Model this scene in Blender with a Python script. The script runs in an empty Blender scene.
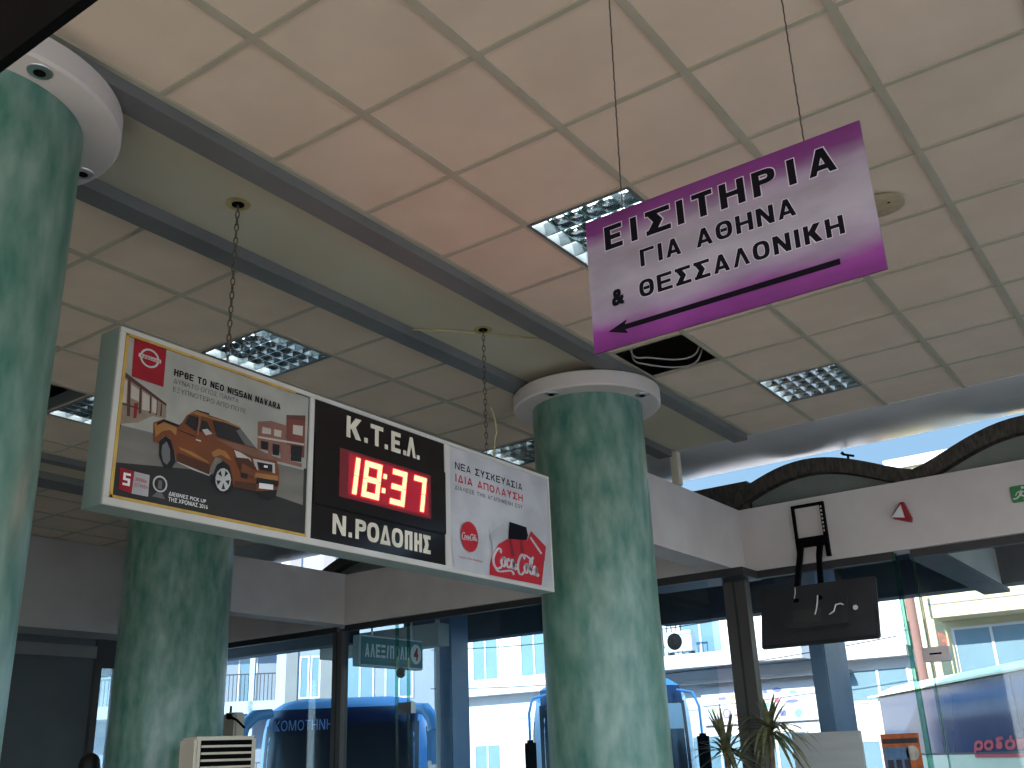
import bpy, bmesh, math, random
from math import sin, cos, pi, radians, sqrt, atan2
from mathutils import Vector, Matrix, Euler
random.seed(7)
S = bpy.context.scene
COL = S.collection

# ------------------------------------------------------------------ camera
cam_data = bpy.data.cameras.new('camera')
cam = bpy.data.objects.new('camera', cam_data)
COL.objects.link(cam)
CAM = (2.4943, -1.9691, 1.6)
YAW, PITCH, ROLL = -0.60767547, 0.361686575, -0.0401476318
fw = Vector((sin(YAW) * cos(PITCH), cos(YAW) * cos(PITCH), sin(PITCH)))
rt = Vector((cos(YAW), -sin(YAW), 0))
up = rt.cross(fw)
rt2 = rt * cos(ROLL) + up * sin(ROLL)
up2 = -rt * sin(ROLL) + up * cos(ROLL)
mw = Matrix.Identity(4)
for i in range(3):
    mw[i][0], mw[i][1], mw[i][2], mw[i][3] = rt2[i], up2[i], -fw[i], CAM[i]
cam.matrix_world = mw
cam_data.sensor_width = 36.0
cam_data.lens = 1000.24 * 36.0 / 1024.0
cam_data.clip_end = 300
S.camera = cam

# ------------------------------------------------------------------ world, sun, exposure
S.view_settings.view_transform = 'Standard'
S.view_settings.look = 'None'
S.view_settings.gamma = 1.0
S.view_settings.use_curve_mapping = False
S.view_settings.exposure = 1.75
SKY_STRENGTH = 1.7
world = bpy.data.worlds.new('sky')
S.world = world
world.use_nodes = True
nt = world.node_tree
nt.nodes.clear()
wo = nt.nodes.new('ShaderNodeOutputWorld')
wb = nt.nodes.new('ShaderNodeBackground')
tc = nt.nodes.new('ShaderNodeTexCoord')
sp = nt.nodes.new('ShaderNodeSeparateXYZ')
rp = nt.nodes.new('ShaderNodeValToRGB')
rp.color_ramp.elements[0].position = 0.0
rp.color_ramp.elements[0].color = (0.85, 0.92, 0.97, 1)
rp.color_ramp.elements[1].position = 0.75
rp.color_ramp.elements[1].color = (0.22, 0.45, 0.80, 1)
e = rp.color_ramp.elements.new(0.25); e.color = (0.36, 0.62, 0.92, 1)
nt.links.new(tc.outputs['Generated'], sp.inputs[0])
nt.links.new(sp.outputs['Z'], rp.inputs[0])
nt.links.new(rp.outputs[0], wb.inputs[0])
# clear sky: bright around the sun behind the viewer, deeper blue on the side away from it
mr = nt.nodes.new('ShaderNodeMapRange'); mr.interpolation_type = 'SMOOTHSTEP'
mr.inputs[1].default_value = -0.3; mr.inputs[2].default_value = 0.95
mr.inputs[3].default_value = SKY_STRENGTH; mr.inputs[4].default_value = SKY_STRENGTH * 0.17
nt.links.new(sp.outputs['Y'], mr.inputs[0])
nt.links.new(mr.outputs[0], wb.inputs[1])
nt.links.new(wb.outputs[0], wo.inputs[0])

sun_data = bpy.data.lights.new('sun', 'SUN')
sun_data.energy = 5.5
sun_data.angle = radians(0.6)
sun_data.color = (1.0, 0.90, 0.76)
sun = bpy.data.objects.new('sun', sun_data)
COL.objects.link(sun)
SUN_DIR = Vector((0.15, 0.86, -0.50))
sun.rotation_euler = SUN_DIR.to_track_quat('-Z', 'Y').to_euler()
sun.location = (20, 20, 20)

# ------------------------------------------------------------------ materials
MATS = {}
def mat(name, col, rough=0.6, col2=None, scale=6.0, metal=0.0, spec=0.5, stretch=(1, 1, 1), bump=0.0, detail=4.0, lo=0.35, hi=0.65):
    m = bpy.data.materials.new(name); m.use_nodes = True
    n = m.node_tree; b = n.nodes['Principled BSDF']
    b.inputs['Roughness'].default_value = rough
    b.inputs['Metallic'].default_value = metal
    b.inputs['Specular IOR Level'].default_value = spec
    if col2 is None:
        col2 = tuple(c * 0.93 for c in col)
    t = n.nodes.new('ShaderNodeTexCoord'); mp = n.nodes.new('ShaderNodeMapping')
    mp.inputs['Scale'].default_value = stretch
    nz = n.nodes.new('ShaderNodeTexNoise'); nz.inputs['Scale'].default_value = scale; nz.inputs['Detail'].default_value = detail
    r = n.nodes.new('ShaderNodeValToRGB')
    r.color_ramp.elements[0].position = lo; r.color_ramp.elements[1].position = hi
    r.color_ramp.elements[0].color = (*col2, 1); r.color_ramp.elements[1].color = (*col, 1)
    n.links.new(t.outputs['Object'], mp.inputs[0]); n.links.new(mp.outputs[0], nz.inputs['Vector'])
    n.links.new(nz.outputs[0], r.inputs[0]); n.links.new(r.outputs[0], b.inputs['Base Color'])
    if bump:
        bp = n.nodes.new('ShaderNodeBump'); bp.inputs['Strength'].default_value = bump
        n.links.new(nz.outputs[0], bp.inputs['Height']); n.links.new(bp.outputs[0], b.inputs['Normal'])
    MATS[name] = m
    return m
def srgb(r, g, b):
    f = lambda c: (c / 255 / 12.92) if c <= 10 else ((c / 255 + 0.055) / 1.055) ** 2.4
    return (f(r), f(g), f(b))
def emis(name, col, strength):
    m = bpy.data.materials.new(name); m.use_nodes = True
    n = m.node_tree; b = n.nodes['Principled BSDF']
    b.inputs['Base Color'].default_value = (*[c * .12 for c in col], 1)
    b.inputs['Emission Color'].default_value = (*col, 1)
    b.inputs['Emission Strength'].default_value = strength
    MATS[name] = m; return m
def glass(name, tint, refl=1.0):
    m = bpy.data.materials.new(name); m.use_nodes = True
    n = m.node_tree; n.nodes.clear()
    o = n.nodes.new('ShaderNodeOutputMaterial'); mx = n.nodes.new('ShaderNodeMixShader')
    tr = n.nodes.new('ShaderNodeBsdfTransparent'); gl = n.nodes.new('ShaderNodeBsdfGlossy')
    fr = n.nodes.new('ShaderNodeLayerWeight')
    pw = n.nodes.new('ShaderNodeMath'); pw.operation = 'POWER'; pw.inputs[1].default_value = 5.0
    mu = n.nodes.new('ShaderNodeMath'); mu.operation = 'MULTIPLY_ADD'; mu.inputs[1].default_value = 0.9 * refl; mu.inputs[2].default_value = 0.035 * refl
    n.links.new(fr.outputs['Facing'], pw.inputs[0])
    tr.inputs[0].default_value = (*tint, 1); gl.inputs['Roughness'].default_value = 0.02
    n.links.new(pw.outputs[0], mu.inputs[0]); n.links.new(mu.outputs[0], mx.inputs[0])
    n.links.new(tr.outputs[0], mx.inputs[1]); n.links.new(gl.outputs[0], mx.inputs[2]); n.links.new(mx.outputs[0], o.inputs[0])
    MATS[name] = m; return m

# ------------------------------------------------------------------ mesh builder
class MB:
    """collects faces of several materials and links them as one mesh object"""
    def __init__(s): s.v = []; s.f = []; s.m = []; s.names = []; s.sm = []
    def mi(s, m):
        if m not in s.names: s.names.append(m)
        return s.names.index(m)
    def add(s, vs, fs, m, M=None, smooth=False):
        o = len(s.v); k = s.mi(m)
        for p in vs:
            p = Vector(p)
            s.v.append(tuple(M @ p) if M is not None else tuple(p))
        for f in fs: s.f.append([o + i for i in f]); s.m.append(k); s.sm.append(smooth)
        return s
    def box(s, x0, x1, y0, y1, z0, z1, m, M=None, bev=0.0):
        if bev:
            bm = bmesh.new()
            bmesh.ops.create_cube(bm, size=1)
            for v in bm.verts: v.co = ((x0 + x1) / 2 + v.co.x * (x1 - x0), (y0 + y1) / 2 + v.co.y * (y1 - y0), (z0 + z1) / 2 + v.co.z * (z1 - z0))
            bmesh.ops.bevel(bm, geom=bm.edges[:], offset=bev, segments=2, affect='EDGES')
            return s.bm(bm, m, M)
        vs = [(x, y, z) for x in (x0, x1) for y in (y0, y1) for z in (z0, z1)]
        return s.add(vs, [(0, 1, 3, 2), (4, 6, 7, 5), (0, 4, 5, 1), (2, 3, 7, 6), (0, 2, 6, 4), (1, 5, 7, 3)], m, M)
    def bm(s, bm, m, M=None, smooth=False):
        bm.verts.index_update()
        s.add([v.co[:] for v in bm.verts], [[v.index for v in f.verts] for f in bm.faces], m, M, smooth)
        bm.free(); return s
    def quad(s, a, b, c, d, m, M=None): return s.add([a, b, c, d], [(0, 1, 2, 3)], m, M)
    def poly(s, pts, m, M=None): return s.add(pts, [tuple(range(len(pts)))], m, M)
    def prism(s, pts, axis, a0, a1, m, M=None):
        """pts 2-D outline, extruded along axis ('x','y','z') from a0 to a1"""
        def mk(p, a):
            return {'x': (a, p[0], p[1]), 'y': (p[0], a, p[1]), 'z': (p[0], p[1], a)}[axis]
        n = len(pts)
        vs = [mk(p, a0) for p in pts] + [mk(p, a1) for p in pts]
        fs = [tuple(range(n)), tuple(range(2 * n - 1, n - 1, -1))] + [(i, (i + 1) % n, n + (i + 1) % n, n + i) for i in range(n)]
        return s.add(vs, fs, m, M)
    def lathe(s, prof, m, c=(0, 0, 0), n=32, smooth=True, axis='z', cap=True, M=None):
        vs = []
        for r, z in prof:
            for i in range(n):
                t = 2 * pi * i / n
                p = (r * cos(t), r * sin(t), z)
                if axis == 'x': p = (p[2], p[0], p[1])
                if axis == 'y': p = (p[0], p[2], p[1])
                vs.append((p[0] + c[0], p[1] + c[1], p[2] + c[2]))
        fs = []
        for j in range(len(prof) - 1):
            for i in range(n):
                fs.append((j * n + i, j * n + (i + 1) % n, (j + 1) * n + (i + 1) % n, (j + 1) * n + i))
        s.add(vs, fs, m, M, smooth)
        if cap:
            s.add(vs[:n], [tuple(range(n))], m, M); s.add(vs[-n:], [tuple(range(n))], m, M)
        return s
    def cyl(s, p, q, r, m, n=12, r2=None, M=None, smooth=True):
        return s.tube([p, q], [r, r if r2 is None else r2], m, n, M, smooth)
    def tube(s, pts, r, m, n=8, M=None, smooth=True):
        pts = [Vector(p) for p in pts]
        rs = r if isinstance(r, (list, tuple)) else [r] * len(pts)
        vs = []; prev = None
        for i, p in enumerate(pts):
            d = (pts[min(i + 1, len(pts) - 1)] - pts[max(i - 1, 0)]).normalized()
            if prev is None:
                a = d.orthogonal().normalized()
            else:
                a = (prev - d * prev.dot(d)).normalized()
            prev = a; b = d.cross(a)
            for k in range(n):
                t = 2 * pi * k / n
                vs.append(tuple(p + (a * cos(t) + b * sin(t)) * rs[i]))
        fs = [(i * n + k, i * n + (k + 1) % n, (i + 1) * n + (k + 1) % n, (i + 1) * n + k) for i in range(len(pts) - 1) for k in range(n)]
        s.add(vs, fs, m, M, smooth)
        s.add(vs[:n], [tuple(range(n))], m, M); s.add(vs[-n:], [tuple(range(n))], m, M)
        return s
    def text(s, txt, m, M, x0, x1, z0, z1, offset=0.0, shear=0.0, spacing=1.0, thick=0.0):
        """lettering fitted into the box x0..x1, z0..z1 of the local plane of M (x right, y up)"""
        cu = bpy.data.curves.new('lettering', 'FONT')
        cu.body = txt; cu.shear = shear; cu.space_character = spacing
        cu.resolution_u = 3; cu.extrude = thick
        ob = bpy.data.objects.new('lettering', cu)
        COL.objects.link(ob)
        dg = bpy.context.evaluated_depsgraph_get()
        me = bpy.data.meshes.new_from_object(ob.evaluated_get(dg))
        bpy.data.objects.remove(ob)
        vs = [v.co.copy() for v in me.vertices]
        if vs:
            ax, bx = min(v.x for v in vs), max(v.x for v in vs)
            ay, by = min(v.y for v in vs), max(v.y for v in vs)
            d = offset * (z1 - z0)
            shifts = [(0, 0)] if d < 1e-6 else [(-d, -d), (d, -d), (-d, d), (d, d), (0, d), (0, -d)]
            for k, (dx, dy) in enumerate(shifts):
                out = [(x0 + d + dx + (v.x - ax) / (bx - ax) * (x1 - x0 - 2 * d), z0 + d + dy + (v.y - ay) / (by - ay) * (z1 - z0 - 2 * d), v.z + 2e-5 * k) for v in vs]
                s.add(out, [tuple(p.vertices) for p in me.polygons], m, M)
        bpy.data.meshes.remove(me)
        bpy.data.curves.remove(cu)
        return s
    def block(s, txt, m, M, x0, x1, z0, z1, t=0.2, tv=None, gap=0.22, grow=0.0, wide=None):
        """bold block capitals drawn as bars; t = stem width as a share of the height"""
        H = z1 - z0; W_ = {'Ι': .34, 'I': .34, '.': .34, ' ': .55, '1': .5, '/': .6}
        wide = wide or {}
        units = [wide.get(c, W_.get(c, 1.0)) for c in txt]
        tot = sum(units) + gap * (len(txt) - 1); k = (x1 - x0) / tot; x = x0
        for c, u in zip(txt, units):
            s.glyph(c, m, M, x - grow, x + u * k + grow, z0 - grow, z1 + grow, t * H + 2 * grow, (tv or t * .85) * H + 2 * grow)
            x += (u + gap) * k
        return s
    def glyph(s, c, m, M, x0, x1, z0, z1, t, th):
        A = {'A': 'Α', 'E': 'Ε', 'H': 'Η', 'I': 'Ι', 'K': 'Κ', 'N': 'Ν', 'O': 'Ο', '0': 'Ο', 'P': 'Ρ', 'T': 'Τ', 'M': 'Μ', 'Y': 'Υ'}
        c = A.get(c, c); w, h = x1 - x0, z1 - z0
        class L_:
            k = 0
        def sp(pts):
            L_.k += 1
            s.poly([(p[0], p[1], 6e-5 * L_.k) for p in pts], m, M)
        X = lambda u: x0 + t / 2 + u * (w - t)
        Z = lambda v: z0 + th / 2 + v * (h - th)
        def V(u, a=0.0, b=1.0): sp([(X(u) - t / 2, z0 + a * h, 0), (X(u) + t / 2, z0 + a * h, 0), (X(u) + t / 2, z0 + b * h, 0), (X(u) - t / 2, z0 + b * h, 0)])
        def Hh(v, a=0.0, b=1.0): sp([(x0 + a * w, Z(v) - th / 2, 0), (x0 + b * w, Z(v) - th / 2, 0), (x0 + b * w, Z(v) + th / 2, 0), (x0 + a * w, Z(v) + th / 2, 0)])
        def D(u0, v0, u1, v1, f=1.0):
            k = t / 2 * f * min(1.5, sqrt(1 + ((u1 - u0) * w / max(abs(v1 - v0) * h, 1e-6)) ** 2))
            a, b = x0 + k + u0 * (w - 2 * k), x0 + k + u1 * (w - 2 * k)
            sp([(a - k, z0 + v0 * h, 0), (a + k, z0 + v0 * h, 0), (b + k, z0 + v1 * h, 0), (b - k, z0 + v1 * h, 0)])
        def O(a=0.0, b=1.0, va=0.0, vb=1.0, half=False, n=28, e=2.7):
            ca, cz = x0 + (a + b) / 2 * w, z0 + (va + vb) / 2 * h; ra, rz = (b - a) / 2 * w, (vb - va) / 2 * h
            def pt(i, ra, rz):
                q = 2 * pi * i / n; cc, ss = cos(q), sin(q); kk = (abs(cc) ** e + abs(ss) ** e) ** (-1 / e)
                return (ca + ra * kk * cc, cz + rz * kk * ss, 0)
            vs = [pt(i, ra, rz) for i in range(n)] + [pt(i, max(ra - t, ra * .12), max(rz - th, rz * .12)) for i in range(n)]
            fs = [(i, (i + 1) % n, n + (i + 1) % n, n + i) for i in range(n) if not half or vs[i][0] >= ca - 1e-6 and vs[(i + 1) % n][0] >= ca - 1e-6]
            s.add(vs, fs, m, M)
        if c == 'Α': D(0, 0, .5, 1, .84); D(1, 0, .5, 1, .84); Hh(.2, .22, .78)
        elif c == 'Γ': V(0); Hh(1)
        elif c == 'Δ': D(0, 0, .5, 1, .78); D(1, 0, .5, 1, .78); Hh(0, .04, .96)
        elif c == 'Ε': V(0); Hh(0); Hh(.5, 0, .9); Hh(1)
        elif c == 'Η': V(0); V(1); Hh(.5)
        elif c == 'Θ': O(); Hh(.5, .3, .7)
        elif c == 'Ι': V(.5)
        elif c == 'Κ': V(0); D(.18, .42, 1, 1); D(.36, .60, 1, 0)
        elif c == 'Λ': D(0, 0, .5, 1, .8); D(1, 0, .5, 1, .8)
        elif c == 'V': D(.5, 0, 0, 1); D(.5, 0, 1, 1)
        elif c == 'Μ': V(0); V(1); D(.5, .2, 0, 1); D(.5, .2, 1, 1)
        elif c == 'Ν': V(0); V(1); D(1, 0, 0, 1, .8)
        elif c == 'Ξ': Hh(0); Hh(.5, .1, .9); Hh(1)
        elif c == 'Ο': O()
        elif c == 'Π': V(0); V(1); Hh(1)
        elif c in ('Ρ', 'R'):
            V(0); O(.0, 1, .42, 1, True); zz = z0 + .42 * h
            sp([(x0, z1 - th, 0), (x0 + .52 * w, z1 - th, 0), (x0 + .52 * w, z1, 0), (x0, z1, 0)])
            sp([(x0, zz, 0), (x0 + .52 * w, zz, 0), (x0 + .52 * w, zz + th, 0), (x0, zz + th, 0)])
            if c == 'R': D(1, 0, .45, .5)
        elif c == 'Σ': Hh(0); Hh(1); D(.0, .06, .5, .5); D(.5, .5, .0, .94)
        elif c == 'Τ': V(.5); Hh(1)
        elif c == 'Υ': V(.5, 0, .5); D(.5, .42, 0, 1); D(.5, .42, 1, 1)
        elif c in ('S', '5'):
            Hh(0); Hh(.5); Hh(1); V(0, .5, 1); V(1, 0, .5)
        elif c == 'C': Hh(0); Hh(1); V(0)
        elif c == 'U': Hh(0); V(0); V(1)
        elif c == '4': V(.78); Hh(.22); D(0, .2, .78, 1)
        elif c == '/': D(0, 0, 1, 1)
        elif c == '.': sp([(x0, z0, 0), (x1, z0, 0), (x1, z0 + max(t, x1 - x0), 0), (x0, z0 + max(t, x1 - x0), 0)])
        return s
    def build(s, name, parent=None, loc=None):
        me = bpy.data.meshes.new(name)
        L = Vector(loc) if loc is not None else Vector((0, 0, 0))
        me.from_pydata([tuple(Vector(v) - L) for v in s.v], [], s.f)
        for nme in s.names: me.materials.append(MATS[nme])
        for p, k, sm in zip(me.polygons, s.m, s.sm): p.material_index = k; p.use_smooth = sm
        bm = bmesh.new(); bm.from_mesh(me)
        bmesh.ops.remove_doubles(bm, verts=bm.verts[:], dist=1e-5)
        bmesh.ops.recalc_face_normals(bm, faces=bm.faces[:])
        bm.to_mesh(me); bm.free()
        if any(s.sm): me.set_sharp_from_angle(angle=radians(38))
        o = bpy.data.objects.new(name, me); COL.objects.link(o)
        o.location = L
        if parent is not None:
            o.parent = parent
        return o
def tag(o, label, cat, group=None, kind=None):
    o['label'] = label; o['category'] = cat
    if group: o['group'] = group
    if kind: o['kind'] = kind
    return o
def thing(name, label, cat, loc=(0, 0, 0), rz=0.0, group=None):
    o = bpy.data.objects.new(name, None); COL.objects.link(o)
    o.empty_display_size = 0.1
    o.location = loc; o.rotation_euler = (0, 0, rz)
    return tag(o, label, cat, group)
def struct(o): o['kind'] = 'structure'; return o
def copy_thing(root, loc, rz=None, label=None, group=None):
    c = root.copy(); COL.objects.link(c); c.location = loc
    if rz is not None: c.rotation_euler = (0, 0, rz)
    if label: c['label'] = label
    if group: c['group'] = group
    def kids(a, b):
        for ch in list(a.children):
            k = ch.copy(); COL.objects.link(k); k.parent = b
            kids(ch, k)
    kids(root, c)
    return c
# local plane matrices: x right, y up, z towards the viewer
def plane_px(x, y=0, z=0):   # faces +X: right = +Y
    return Matrix(((0, 0, 1, x), (1, 0, 0, y), (0, 1, 0, z), (0, 0, 0, 1)))
def plane_ny(y, x=0, z=0):   # faces -Y: right = +X
    return Matrix(((1, 0, 0, x), (0, 0, -1, y), (0, 1, 0, z), (0, 0, 0, 1)))
def _wb(s, name, parent, root=None):
    """parts given in world coordinates, hung on an unrotated root"""
    r = root or parent
    s.v = [tuple(Vector(v) - r.location) for v in s.v]
    return s.build(name, parent)
MB.wb = _wb

C = 4.1765           # ceiling height
YE = 6.0             # ceiling edge towards the forecourt
XR = 7.2
# ------------------------------------------------------------------ materials of the place
mat('tile', srgb(212, 193, 172), 0.9, srgb(204, 185, 164), 3.0, bump=0.02)
mat('grid', srgb(172, 164, 144), 0.6, srgb(164, 156, 136), 5)
mat('beam', srgb(112, 112, 110), 0.55, srgb(100, 100, 99), 2.0)
mat('panel', srgb(190, 182, 160), 0.85, srgb(182, 173, 150), 1.5)
mat('fascia', srgb(212, 202, 196), 0.8, srgb(202, 190, 184), 2.2)
mat('wallgrey', srgb(176, 172, 166), 0.85, srgb(166, 162, 156), 2.0)
mat('wallside', srgb(78, 84, 86), 0.7, srgb(70, 76, 78), 2.0)
mat('floor', srgb(190, 184, 174), 0.35, srgb(166, 160, 150), 9.0)
mat('asphalt', srgb(150, 148, 145), 0.9, srgb(120, 118, 116), 3.0)
mat('concrete', srgb(120, 118, 112), 0.9, srgb(100, 98, 94), 2.0)
mat('darkvoid', srgb(60, 52, 46), 0.95, srgb(46, 40, 36), 2.0)
mat('frame', srgb(84, 80, 78), 0.45, srgb(76, 72, 70), 3.0, stretch=(1, 1, .1))
mat('framedark', srgb(52, 50, 50), 0.5, srgb(46, 44, 44), 3.0)
mat('canopy', srgb(70, 77, 88), 0.7, srgb(62, 69, 80), 1.6)
mat('canopylight', srgb(190, 190, 184), 0.75, srgb(176, 178, 174), 1.6)
mat('bluepaint', srgb(128, 152, 182), 0.5, srgb(112, 136, 168), 2.0)
mat('vault', srgb(86, 78, 68), 0.8, srgb(56, 50, 44), 14, stretch=(3, .2, 1))
mat('tymp', srgb(138, 142, 134), 0.85, srgb(122, 127, 120), 2.0)
mat('nose', srgb(176, 176, 176), 0.28, srgb(196, 196, 198), 1.2)
mat('green', srgb(126, 152, 138), 0.32, srgb(58, 112, 97), 8.0, stretch=(1.5, 1.5, 0.6), detail=14, lo=0.30, hi=0.72, spec=0.5)
mat('capital', srgb(206, 196, 190), 0.6, srgb(198, 188, 182), 2.0)
mat('metal', (0.55, 0.55, 0.56), 0.3, (0.45, 0.45, 0.46), 8, metal=1.0)
mat('black', srgb(9, 9, 10), 0.6, srgb(6, 6, 7), 5, spec=0.05)
mat('blackgloss', srgb(20, 17, 19), 0.12, srgb(15, 13, 15), 3)
mat('white', srgb(225, 224, 220), 0.5, srgb(216, 215, 210), 3)
mat('ivory', srgb(214, 204, 184), 0.5, srgb(206, 196, 176), 3)
glass('glass_facade', (0.80, 0.90, 0.93), 1.0)
glass('glass_clear', (0.93, 0.97, 0.96), 1.0)
glass('glassedge', (0.45, 0.70, 0.62), 1.5)

# ------------------------------------------------------------------ floor, ground, roof
struct(MB().box(-9.0, XR, -8.0, 7.5, -0.35, 0.0, 'floor').build('floor'))
struct(MB().quad((-90, -60, -0.35), (90, -60, -0.35), (90, 120, -0.35), (-90, 120, -0.35), 'asphalt').build('ground'))
# soffit nose that rises from the ceiling edge to the outside, one profile along the facade
prof = [(YE, C)]
for i in range(1, 25):
    sy = 3.5 * i / 24
    prof.append((YE + sy, C + sy * sy / 14.0))
prof += [(9.6, 5.9), (9.6, 6.1), (YE, 6.1)]
nb = MB().prism(prof, 'x', -12.0, 9.0, 'nose')
struct(nb.build('trim_1'))
struct(MB().box(-12.0, 9.0, -8.0, YE, C + 0.62, C + 0.9, 'concrete').box(-12, 9, YE - .12, YE - .02, C + .02, C + .62, 'darkvoid').box(-12, 9, -8, -7.9, C, C + .62, 'concrete')
       .box(8.9, 9, -7.9, YE - .12, C, C + .62, 'concrete').box(-12, -11.9, -7.9, YE - .12, C, C + .62, 'concrete').build('roof'))

# ------------------------------------------------------------------ ceiling
FIX = [(0.0, 1.8), (0.0, 4.8), (-2.59, 1.8), (-2.59, 4.8), (-4.39, 1.8)]
HOLES = [(-0.56, 3.6), (-4.39, 1.2)]
def cells(a, b, first):
    xs = [a]; x = first
    while x < b - 1e-6:
        if x > a + 1e-6: xs.append(x)
        x += 0.6
    xs.append(b); return xs
def ceiling_zone(cb, gb, x0, x1, first):
    xs = cells(x0, x1, first); ys = cells(-7.8, YE, -7.8)
    for i in range(len(xs) - 1):
        for j in range(len(ys) - 1):
            a, b, c, d = xs[i], xs[i + 1], ys[j], ys[j + 1]
            skip = any(abs(b - (fx + .6)) < .08 and abs(c - fy) < .08 for fx, fy in FIX)
            skip = skip or any(abs(b - (fx + .58)) < .08 and abs(c - fy) < .08 for fx, fy in HOLES)
            if skip: continue
            cb.box(a + .002, b - .002, c + .002, d - .002, C + .006, C + .02, 'tile')
    for x in xs[1:-1]: gb.box(x - .018, x + .018, -7.8, YE, C - .003, C + .008, 'grid')
    for y in ys[1:-1]: gb.box(x0, x1, y - .012, y + .012, C - .002, C + .0075, 'grid')
    gb.box(x0, x0 + .025, -7.8, YE, C - .006, C + .009, 'grid'); gb.box(x1 - .025, x1, -7.8, YE, C - .006, C + .009, 'grid')
cb, gb = MB(), MB()
ceiling_zone(cb, gb, -0.565, XR, 0.0)
ceiling_zone(cb, gb, -5.28, -1.417, -4.99)
ceiling_zone(cb, gb, -11.9, -6.12, -11.4)
cb.box(-1.29, -0.69, -7.8, YE, C + .004, C + .03, 'panel').box(-5.83, -5.39, -7.8, YE, C + .004, C + .03, 'panel')
struct(cb.build('ceiling')); struct(gb.build('trim_2'))
bb = MB()
for a, b in ((-0.69, -0.565), (-1.417, -1.29), (-5.39, -5.28), (-6.12, -5.83)):
    bb.box(a, b, -7.8, YE - .06, C - .06, C + .03, 'beam')
struct(bb.build('trim_3'))

# ------------------------------------------------------------------ facade bands (hung walls), glazing
ZT, ZB = 3.87, 3.255
struct(MB().box(-1.30, XR, 7.36, 7.6, ZB, ZT, 'fascia').build('wall_front'))
struct(MB().box(-12.0, -1.57, 7.02, 7.26, ZB, ZT - .005, 'fascia').build('wall_far'))
struct(MB().box(-1.56, -1.30, 4.2, 7.36, ZB, ZT, 'fascia').build('wall_wing'))
struct(MB().box(-6.66, -6.40, 4.3, 7.03, ZB, ZT, 'fascia').build('wall_side'))
struct(MB().box(-8.75, -8.2, -7.8, 5.9, 3.18, C, 'wallgrey').build('wall_left'))
struct(MB().box(-9.0, -8.75, -7.8, 5.2, 0, 3.3, 'wallside').box(-8.76, -8.70, -7.8, 5.2, 2.95, 3.09, 'beam').build('wall_back'))
struct(MB().box(-9.0, -2.5, -8.0, -7.9, 0, C, 'wallgrey').box(-2.5, XR, -8.0, -7.9, 3.2, C, 'wallgrey').build('wall_unseen_rear'))  # unseen wall and header, added to cut the light from behind
struct(MB().box(XR, XR + .2, -7.8, 7.4, 3.5, C, 'wallgrey').box(XR, XR + .2, -7.8, 7.4, 0, .3, 'wallgrey').box(XR, XR + .2, 2.6, 2.9, .3, 3.5, 'wallgrey').box(XR, XR + .2, -2.6, -2.3, .3, 3.5, 'wallgrey').build('wall_right'))  # unseen right wall, its openings added to let in more daylight

def window(n, x0, x1, y, posts, glassm='glass_facade', z1=ZB):
    r = struct(MB().box(x0, x1, y - .03, y + .03, z1 - .07, z1 + .0, 'framedark').build('window_%d' % n))
    fm = MB()
    for (a, b) in posts: fm.box(a, b, y - .06, y + .06, 0, z1 - .07, 'frame').box((a * .55 + b * .45), (a * .45 + b * .55), y - .066, y - .06, 0, z1 - .07, 'framedark')
    if posts: struct(fm.build('post', r))
    pn = MB().box(x0, x1, y - .006, y + .006, 0.02, z1 - .07, glassm)
    struct(pn.build('pane', r))
    return r
window(1, -1.36, 0.10, 7.42, [(-1.56, -1.33)], 'glass_clear')
window(2, 0.245, XR, 7.45, [], 'glass_clear')
window(3, -6.44, -1.6, 7.10, [(-6.61, -6.455)])
window(4, -12.0, -6.61, 7.14, [(-10.9, -10.8)])
w5 = struct(MB().box(-8.80, -8.72, 5.22, 5.30, 0, 3.25, 'framedark').box(-8.79, -8.73, 5.3, 5.62, 2.85, 3.25, 'framedark').build('window_5'))
struct(MB().box(-9.0, -8.70, 5.62, 7.1, 0, C, 'wallside').build('wall_blocker'))  # wall piece added to block bright outdoor reflections in the panes
struct(MB().box(-8.766, -8.754, 5.30, 5.62, 0.02, 2.85, 'glass_facade').build('pane', w5))
# green glass edges of the two leaves that meet, with patch fittings
ge = MB().box(0.085, 0.125, 7.40, 7.445, 0.02, 3.24, 'glassedge').box(0.245, 0.255, 7.435, 7.465, 0.02, 3.24, 'glassedge')
struct(ge.build('trim_4'))
pf = MB().box(0.20, 0.42, 7.40, 7.49, 2.28, 2.40, 'metal').box(0.26, 0.36, 7.395, 7.40, 2.335, 2.35, 'black')
struct(pf.build('trim_5'))
ge2 = MB().box(-5.62, -5.60, 7.08, 7.12, 0.02, 3.24, 'glassedge').box(-5.44, -5.425, 7.08, 7.12, 0.02, 3.24, 'glassedge')
ge2.box(-5.56, -5.36, 7.06, 7.14, 2.17, 2.29, 'metal').cyl((-5.5, 7.06, 2.62), (-5.5, 7.03, 2.62), .06, 'metal')
struct(ge2.build('trim_6'))

struct(MB().box(-2.3, -1.2, 7.03, 7.5, ZB - .075, ZB, 'framedark').build('trim_12'))
# clerestory post on the wing wall
struct(MB().box(-1.34, -1.27, 6.0, 6.07, ZT, C, 'ivory').build('trim_7'))

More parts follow.
